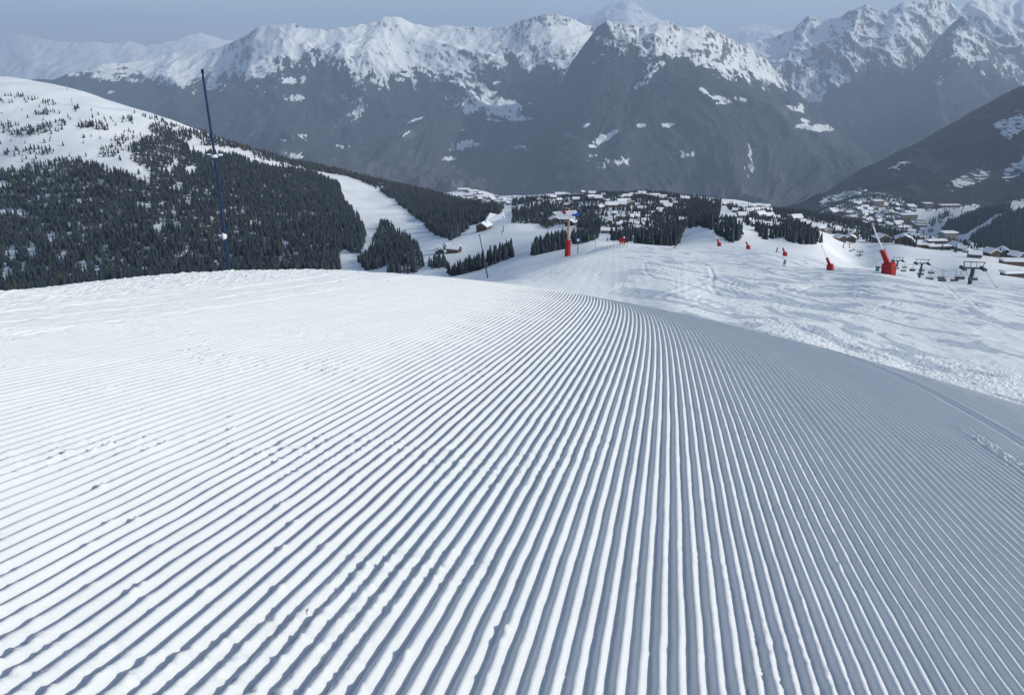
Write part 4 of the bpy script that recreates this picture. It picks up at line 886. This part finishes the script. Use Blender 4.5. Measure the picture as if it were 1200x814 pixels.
# ------------------------------------------------------------------ chairlift
PY = [(1137, 329, 200, 22, 27), (1077, 326, 330, 22, 17), (1049, 322, 430, 17, 13.5), (1005, 313, 560, 10, 7), (994, 297, 640, 8, 5.5)]
pyl = []
def pylon_parts(h, w, ang):
    d_ = {}
    d_['mast'] = MB().tube((0, 0, -1.5), (0, 0, h), .085 * w, .07 * w, 12).mesh('mast', M['dark'], smooth=False)
    d_['crossarm'] = MB().box((0, 0, h), (w * .95, .07 * w, .055 * w)).mesh('crossarm', M['dark'])
    return d_
dirs = []
for u_, v_, Y_, hpx, wpx in PY:
    t_, s_ = ray(u_, v_); x_ = float(t_) * Y_; pyl.append([x_, Y_, float(S1.z(x_, Y_)), hpx, wpx])
ext = [pyl[0][0] * 2 - pyl[1][0] + 8, 100.0]; pA = (105.0, 118.0)
for i, (x_, Y_, z_, hpx, wpx) in enumerate(pyl):
    a_ = pyl[max(0, i - 1)]; b_ = pyl[min(len(pyl) - 1, i + 1)]; ang = math.atan2(-(b_[0] - a_[0]), b_[1] - a_[1])
    tv = float(ray(PY[i][0], PY[i][1] - hpx)[1]) * Y_; h = max(5.5, tv - z_); w = wpx / F * Y_ * 1.0
    e = empty('lift_pylon', (x_, Y_, z_), ang * .35)
    nm = ['nearest chairlift pylon with a wide crossarm at the right edge of the piste', 'second chairlift pylon with a dark chair hanging in front of it', 'chairlift pylon directly right of the biggest snow gun', 'small far lift pylon low in the tiny lift line', 'farthest tiny lift pylon near the white-roofed chalets'][i]
    tag(e, nm, 'pylon', 'chairlift pylons')
    MB().tube((0, 0, -1.5), (0, 0, h - .28 * w), .09 * w, .07 * w, 12).obj('mast', M['dark'], e)
    ca = MB().box((0, 0, h - .28 * w), (w * .9, .08 * w, .06 * w)).obj('crossarm', M['dark'], e)
    for sx in (-1, 1):
        sh_ = MB().box((sx * w * .42, 0, h - .27 * w), (.10 * w, .55 * w, .07 * w)); 
        for q in range(4): sh_.tube((sx * w * .42 - .07 * w, (q - 1.5) * .13 * w, h - .31 * w), (sx * w * .42 + .07 * w, (q - 1.5) * .13 * w, h - .31 * w), .055 * w, .055 * w, 8)
        sh_.obj('sheave_assembly', M['dark'], ca)
        MB().tube((sx * w * .36, 0, h - .25 * w), (sx * w * .44, 0, h), .022 * w, .018 * w, 6).obj('hoist_upright', M['dark'], e)
    MB().box((0, 0, h), (w * .92, .035 * w, .03 * w)).obj('hoist_frame', M['dark'], e)
    for sx in (-.12, .12): MB().tube((sx * w, 0, h - .25 * w), (sx * w, 0, h), .012 * w, .012 * w, 6).obj('ladder_rail', M['dark'], e)
    pyl[i] += [h, w, ang]
# ropes
def rope_pts(sx):
    pts = []
    for x_, Y_, z_, hpx, wpx, h, w, ang in pyl: pts.append(Vector((x_ + sx * w * .42, Y_, z_ + h - .22 * w)))
    a = pts[0] + (pts[0] - pts[1]) * .55; a.z = pts[0].z + 7
    pts.insert(0, a); out = []
    for i in range(len(pts) - 1):
        for k in range(12):
            f = k / 12; p = pts[i].lerp(pts[i + 1], f); p.z -= 4 * f * (1 - f) * (pts[i] - pts[i + 1]).length * .018; out.append(p)
    out.append(pts[-1]); return out
RP = {}
for sx, lb in ((-1, 'steel haul rope on the left side of the chairlift'), (1, 'steel haul rope on the right side of the chairlift')):
    RP[sx] = rope_pts(sx); b = MB()
    for a, c_ in zip(RP[sx][:-1], RP[sx][1:]): b.tube(a, c_, .055, .055, 5, caps=False)
    tag(b.obj('haul_rope', M['steel']), lb, 'cable', 'chairlift haul ropes')
def chair():
    e = empty('lift_chair', (0, 0, 0))
    MB().tube((0, 0, .1), (0, .1, -2.2), .05, .05, 8).tube((0, .1, -2.2), (-1.25, .1, -2.35), .045, .045, 8).tube((0, .1, -2.2), (1.25, .1, -2.35), .045, .045, 8).tube((-1.25, .1, -2.35), (-1.25, .15, -3.3), .045, .045, 8).tube((1.25, .1, -2.35), (1.25, .15, -3.3), .045, .045, 8).obj('hanger', M['dark'], e)
    MB().box((0, -.1, -3.35), (2.6, .55, .12)).obj('seat', M['black'], e, bevel=.03)
    MB().box((0, .22, -3.0), (2.6, .1, .55)).obj('backrest', M['dark'], e, bevel=.02)
    MB().tube((-1.2, -.55, -2.9), (1.2, -.55, -2.9), .03, .03, 6).tube((-1.2, -.55, -2.9), (-1.25, .15, -3.0), .03, .03, 6).tube((1.2, -.55, -2.9), (1.25, .15, -3.0), .03, .03, 6).obj('safety_bar', M['steel'], e)
    MB().box((0, 0, .12), (.18, .45, .22)).obj('grip', M['steel'], e)
    return e
c0 = chair(); first = True; cn = 0
for sx in (-1, 1):
    P = RP[sx]; seg = [(b - a).length for a, b in zip(P[:-1], P[1:])]; tot = sum(seg); s_ = 6 if sx < 0 else 15
    while s_ < min(tot, 560):
        acc = 0
        for i, L_ in enumerate(seg):
            if acc + L_ > s_: p = P[i].lerp(P[i + 1], (s_ - acc) / L_); break
            acc += L_
        u_, v_ = proj(p.x, p.y, p.z)
        if u_ < 1230:
            o = c0 if first else dup(c0); first = False; o.location = p; o.rotation_euler.z = pyl[0][7] * .35
            near_ = p.y < 330
            tag(o, ('dark chair on the %s rope of the lift near the nearest pylon' if near_ else 'small dark chair on the %s rope of the lift farther down the line') % ('left' if sx < 0 else 'right'), 'chair', '%s chairs on the %s rope' % ('near' if near_ else 'far', 'left' if sx < 0 else 'right')); cn += 1
        s_ += 38 if s_ < 300 else 55
print('chairs', cn)

# ------------------------------------------------------------------ skiers
def skier_mesh(pose):
    me = bpy.data.meshes.new('person'); 
    J = {'pel': (0, 0, .86), 'ch': (0, -.10 * pose, 1.15), 'nk': (0, -.18 * pose, 1.40), 'hd0': (0, -.21 * pose, 1.50), 'hd': (0, -.24 * pose, 1.62)}
    V = [J['pel'], J['ch'], J['nk'], J['hd0'], J['hd']]; Ed = [(0, 1), (1, 2), (2, 3), (3, 4)]; Rd = [.15, .17, .075, .07, .105]
    for s in (-1, 1):
        b = len(V); V += [(s * .12, 0, .80), (s * .16, -.16 * pose, .46), (s * .17, .02, .10), (s * .17, -.14, .04)]
        Ed += [(0, b), (b, b + 1), (b + 1, b + 2), (b + 2, b + 3)]; Rd += [.11, .08, .065, .055]
        b = len(V); V += [(s * .20, -.17 * pose, 1.36), (s * .34, -.16, 1.10), (s * .36, -.42, 1.02), (s * .36, -.50, 1.02)]
        Ed += [(2, b), (b, b + 1), (b + 1, b + 2), (b + 2, b + 3)]; Rd += [.08, .06, .048, .05]
    me.from_pydata(V, Ed, []); o = bpy.data.objects.new('tmp', me); COL.objects.link(o)
    o.modifiers.new('sk', 'SKIN'); 
    for i, v in enumerate(me.skin_vertices[0].data): v.radius = (Rd[i], Rd[i]); v.use_root = (i == 0)
    sb = o.modifiers.new('ss', 'SUBSURF'); sb.levels = 1; sb.render_levels = 1
    dg = bpy.context.evaluated_depsgraph_get(); m2 = bpy.data.meshes.new_from_object(o.evaluated_get(dg)); bpy.data.objects.remove(o); m2.name = 'person'
    return m2
SKM = skier_mesh(1.0)
SK = [(790, 291, 1.1, 'person in black crouching on skis at the crest beside the dark conifer clump', 'black', .5, 6), (918.5, 312, -.5, 'person in dark clothes skiing with poles just below the middle red snow gun', 'navy', .35, 8), (909.5, 296, .9, 'person in dark clothes standing on skis left of the middle red snow gun', 'black', .05, 6), (711.5, 283, .2, 'tiny person in dark clothes standing left of the red barrier', 'navy', .0, 4.5)]
SL = {790: 'person crouching beside the dark clump', 918.5: 'skier just below the middle red snow gun', 909.5: 'skier left of the middle red snow gun', 711.5: 'tiny person left of the red barrier'}
for u_, v_, rz, lb, mt, lean, px in SK:
    p = S1.hit(u_, v_, 70); me = SKM.copy(); me.materials.clear(); me.materials.append(M[mt])
    for q in me.polygons: q.use_smooth = True
    sc = min(1.5, max(.8, px * p.y / F / 1.5)); print('skier', u_, p, sc)
    o = mobj('person', me, None, p + Vector((0, 0, .04))); o.rotation_euler = (lean * .5, lean * .3, rz); o.scale = (sc,) * 3; tag(o, lb, 'person')
    MB().ball((0, -.25, 1.64), .125, (1, 1.1, 1), 8).obj('helmet', M['dark'], o); MB().ball((0, -.335, 1.62), .075, (1, .6, .6), 6).obj('face', M['skin'], o)
    for s in (-1, 1):
        sk = MB().box((s * .17, -.1, 0), (.09, 1.7, .02)).box((s * .17, -1.0, .04), (.08, .2, .02)).obj('ski', M['yellow']); sk.location = p + Vector((0, 0, .03)); sk.rotation_euler = (0, 0, rz); sk.scale = (sc,) * 3; tag(sk, 'thin ski under the ' + SL[u_], 'ski', 'skis under the ' + SL[u_])
        po = MB().tube((s * .37, -.5, 1.05), (s * .50, .05, .0), .014, .012, 6).obj('ski_pole', M['dark']); po.location = o.location; po.rotation_euler = o.rotation_euler; po.scale = (sc,) * 3; tag(po, 'thin ski pole held by the ' + SL[u_], 'ski pole', 'ski poles of the ' + SL[u_])

# ------------------------------------------------------------------ haze
hm = bpy.data.materials.new('haze_air'); hm.use_nodes = True; nt = hm.node_tree
for n in list(nt.nodes): nt.nodes.remove(n)
out = nt.nodes.new('ShaderNodeOutputMaterial'); pv = nt.nodes.new('ShaderNodeVolumePrincipled'); nt.links.new(pv.outputs[0], out.inputs['Volume'])
pv.inputs['Color'].default_value = (.62, .765, .99, 1); pv.inputs['Density'].default_value = HAZE = 5.7e-5; pv.inputs['Anisotropy'].default_value = 0.1
o = MB().box((0, 22500, 400), (86000, 52000, 3802)).obj('haze', hm); stuff(o); hm.volume_intersection_method = 'FAST' if hasattr(hm, 'volume_intersection_method') else None

# ------------------------------------------------------------------ light, sky, camera
EL_, AZ = 26.0, 107.0      # sun: height and bearing clockwise from the view direction
w = bpy.data.worlds.new('World'); scene.world = w; w.use_nodes = True; nt = w.node_tree
bgd = nt.nodes['Background']; sky = nt.nodes.new('ShaderNodeTexSky'); sky.sky_type = 'NISHITA'; sky.sun_disc = False
sky.sun_elevation = R(EL_); sky.sun_rotation = R(AZ); sky.altitude = 1900; sky.air_density = 1.0; sky.dust_density = 3.5; sky.ozone_density = .6
nt.links.new(sky.outputs[0], bgd.inputs['Color']); bgd.inputs['Strength'].default_value = .145
sd = bpy.data.lights.new('sun', 'SUN'); sd.energy = 4.3; sd.angle = R(.5); sd.color = (1, .965, .86)
so = bpy.data.objects.new('sun', sd); link(so)
dv = Vector((math.sin(R(AZ)) * math.cos(R(EL_)), math.cos(R(AZ)) * math.cos(R(EL_)), math.sin(R(EL_))))
so.rotation_euler = dv.to_track_quat('Z', 'Y').to_euler()
cd = bpy.data.cameras.new('camera'); co = bpy.data.objects.new('camera', cd); link(co)
cd.sensor_width = 36; cd.lens = F / 1200 * 36; cd.clip_start = .05; cd.clip_end = 100000
co.location = (0, 0, 0); co.rotation_euler = (R(90) - TH, 0, 0); scene.camera = co
scene.view_settings.view_transform = 'Standard'; scene.view_settings.look = 'None'; scene.view_settings.gamma = 1; scene.view_settings.exposure = -0.12
scene.render.engine = 'CYCLES'; scene.cycles.use_denoising = True; scene.cycles.denoiser = 'OPENIMAGEDENOISE'
scene.cycles.max_bounces = 6; scene.cycles.volume_bounces = 1; scene.cycles.diffuse_bounces = 3
print('trees', len(TX), 'rest2', int(k.sum()) if hasattr(k, 'sum') else '')
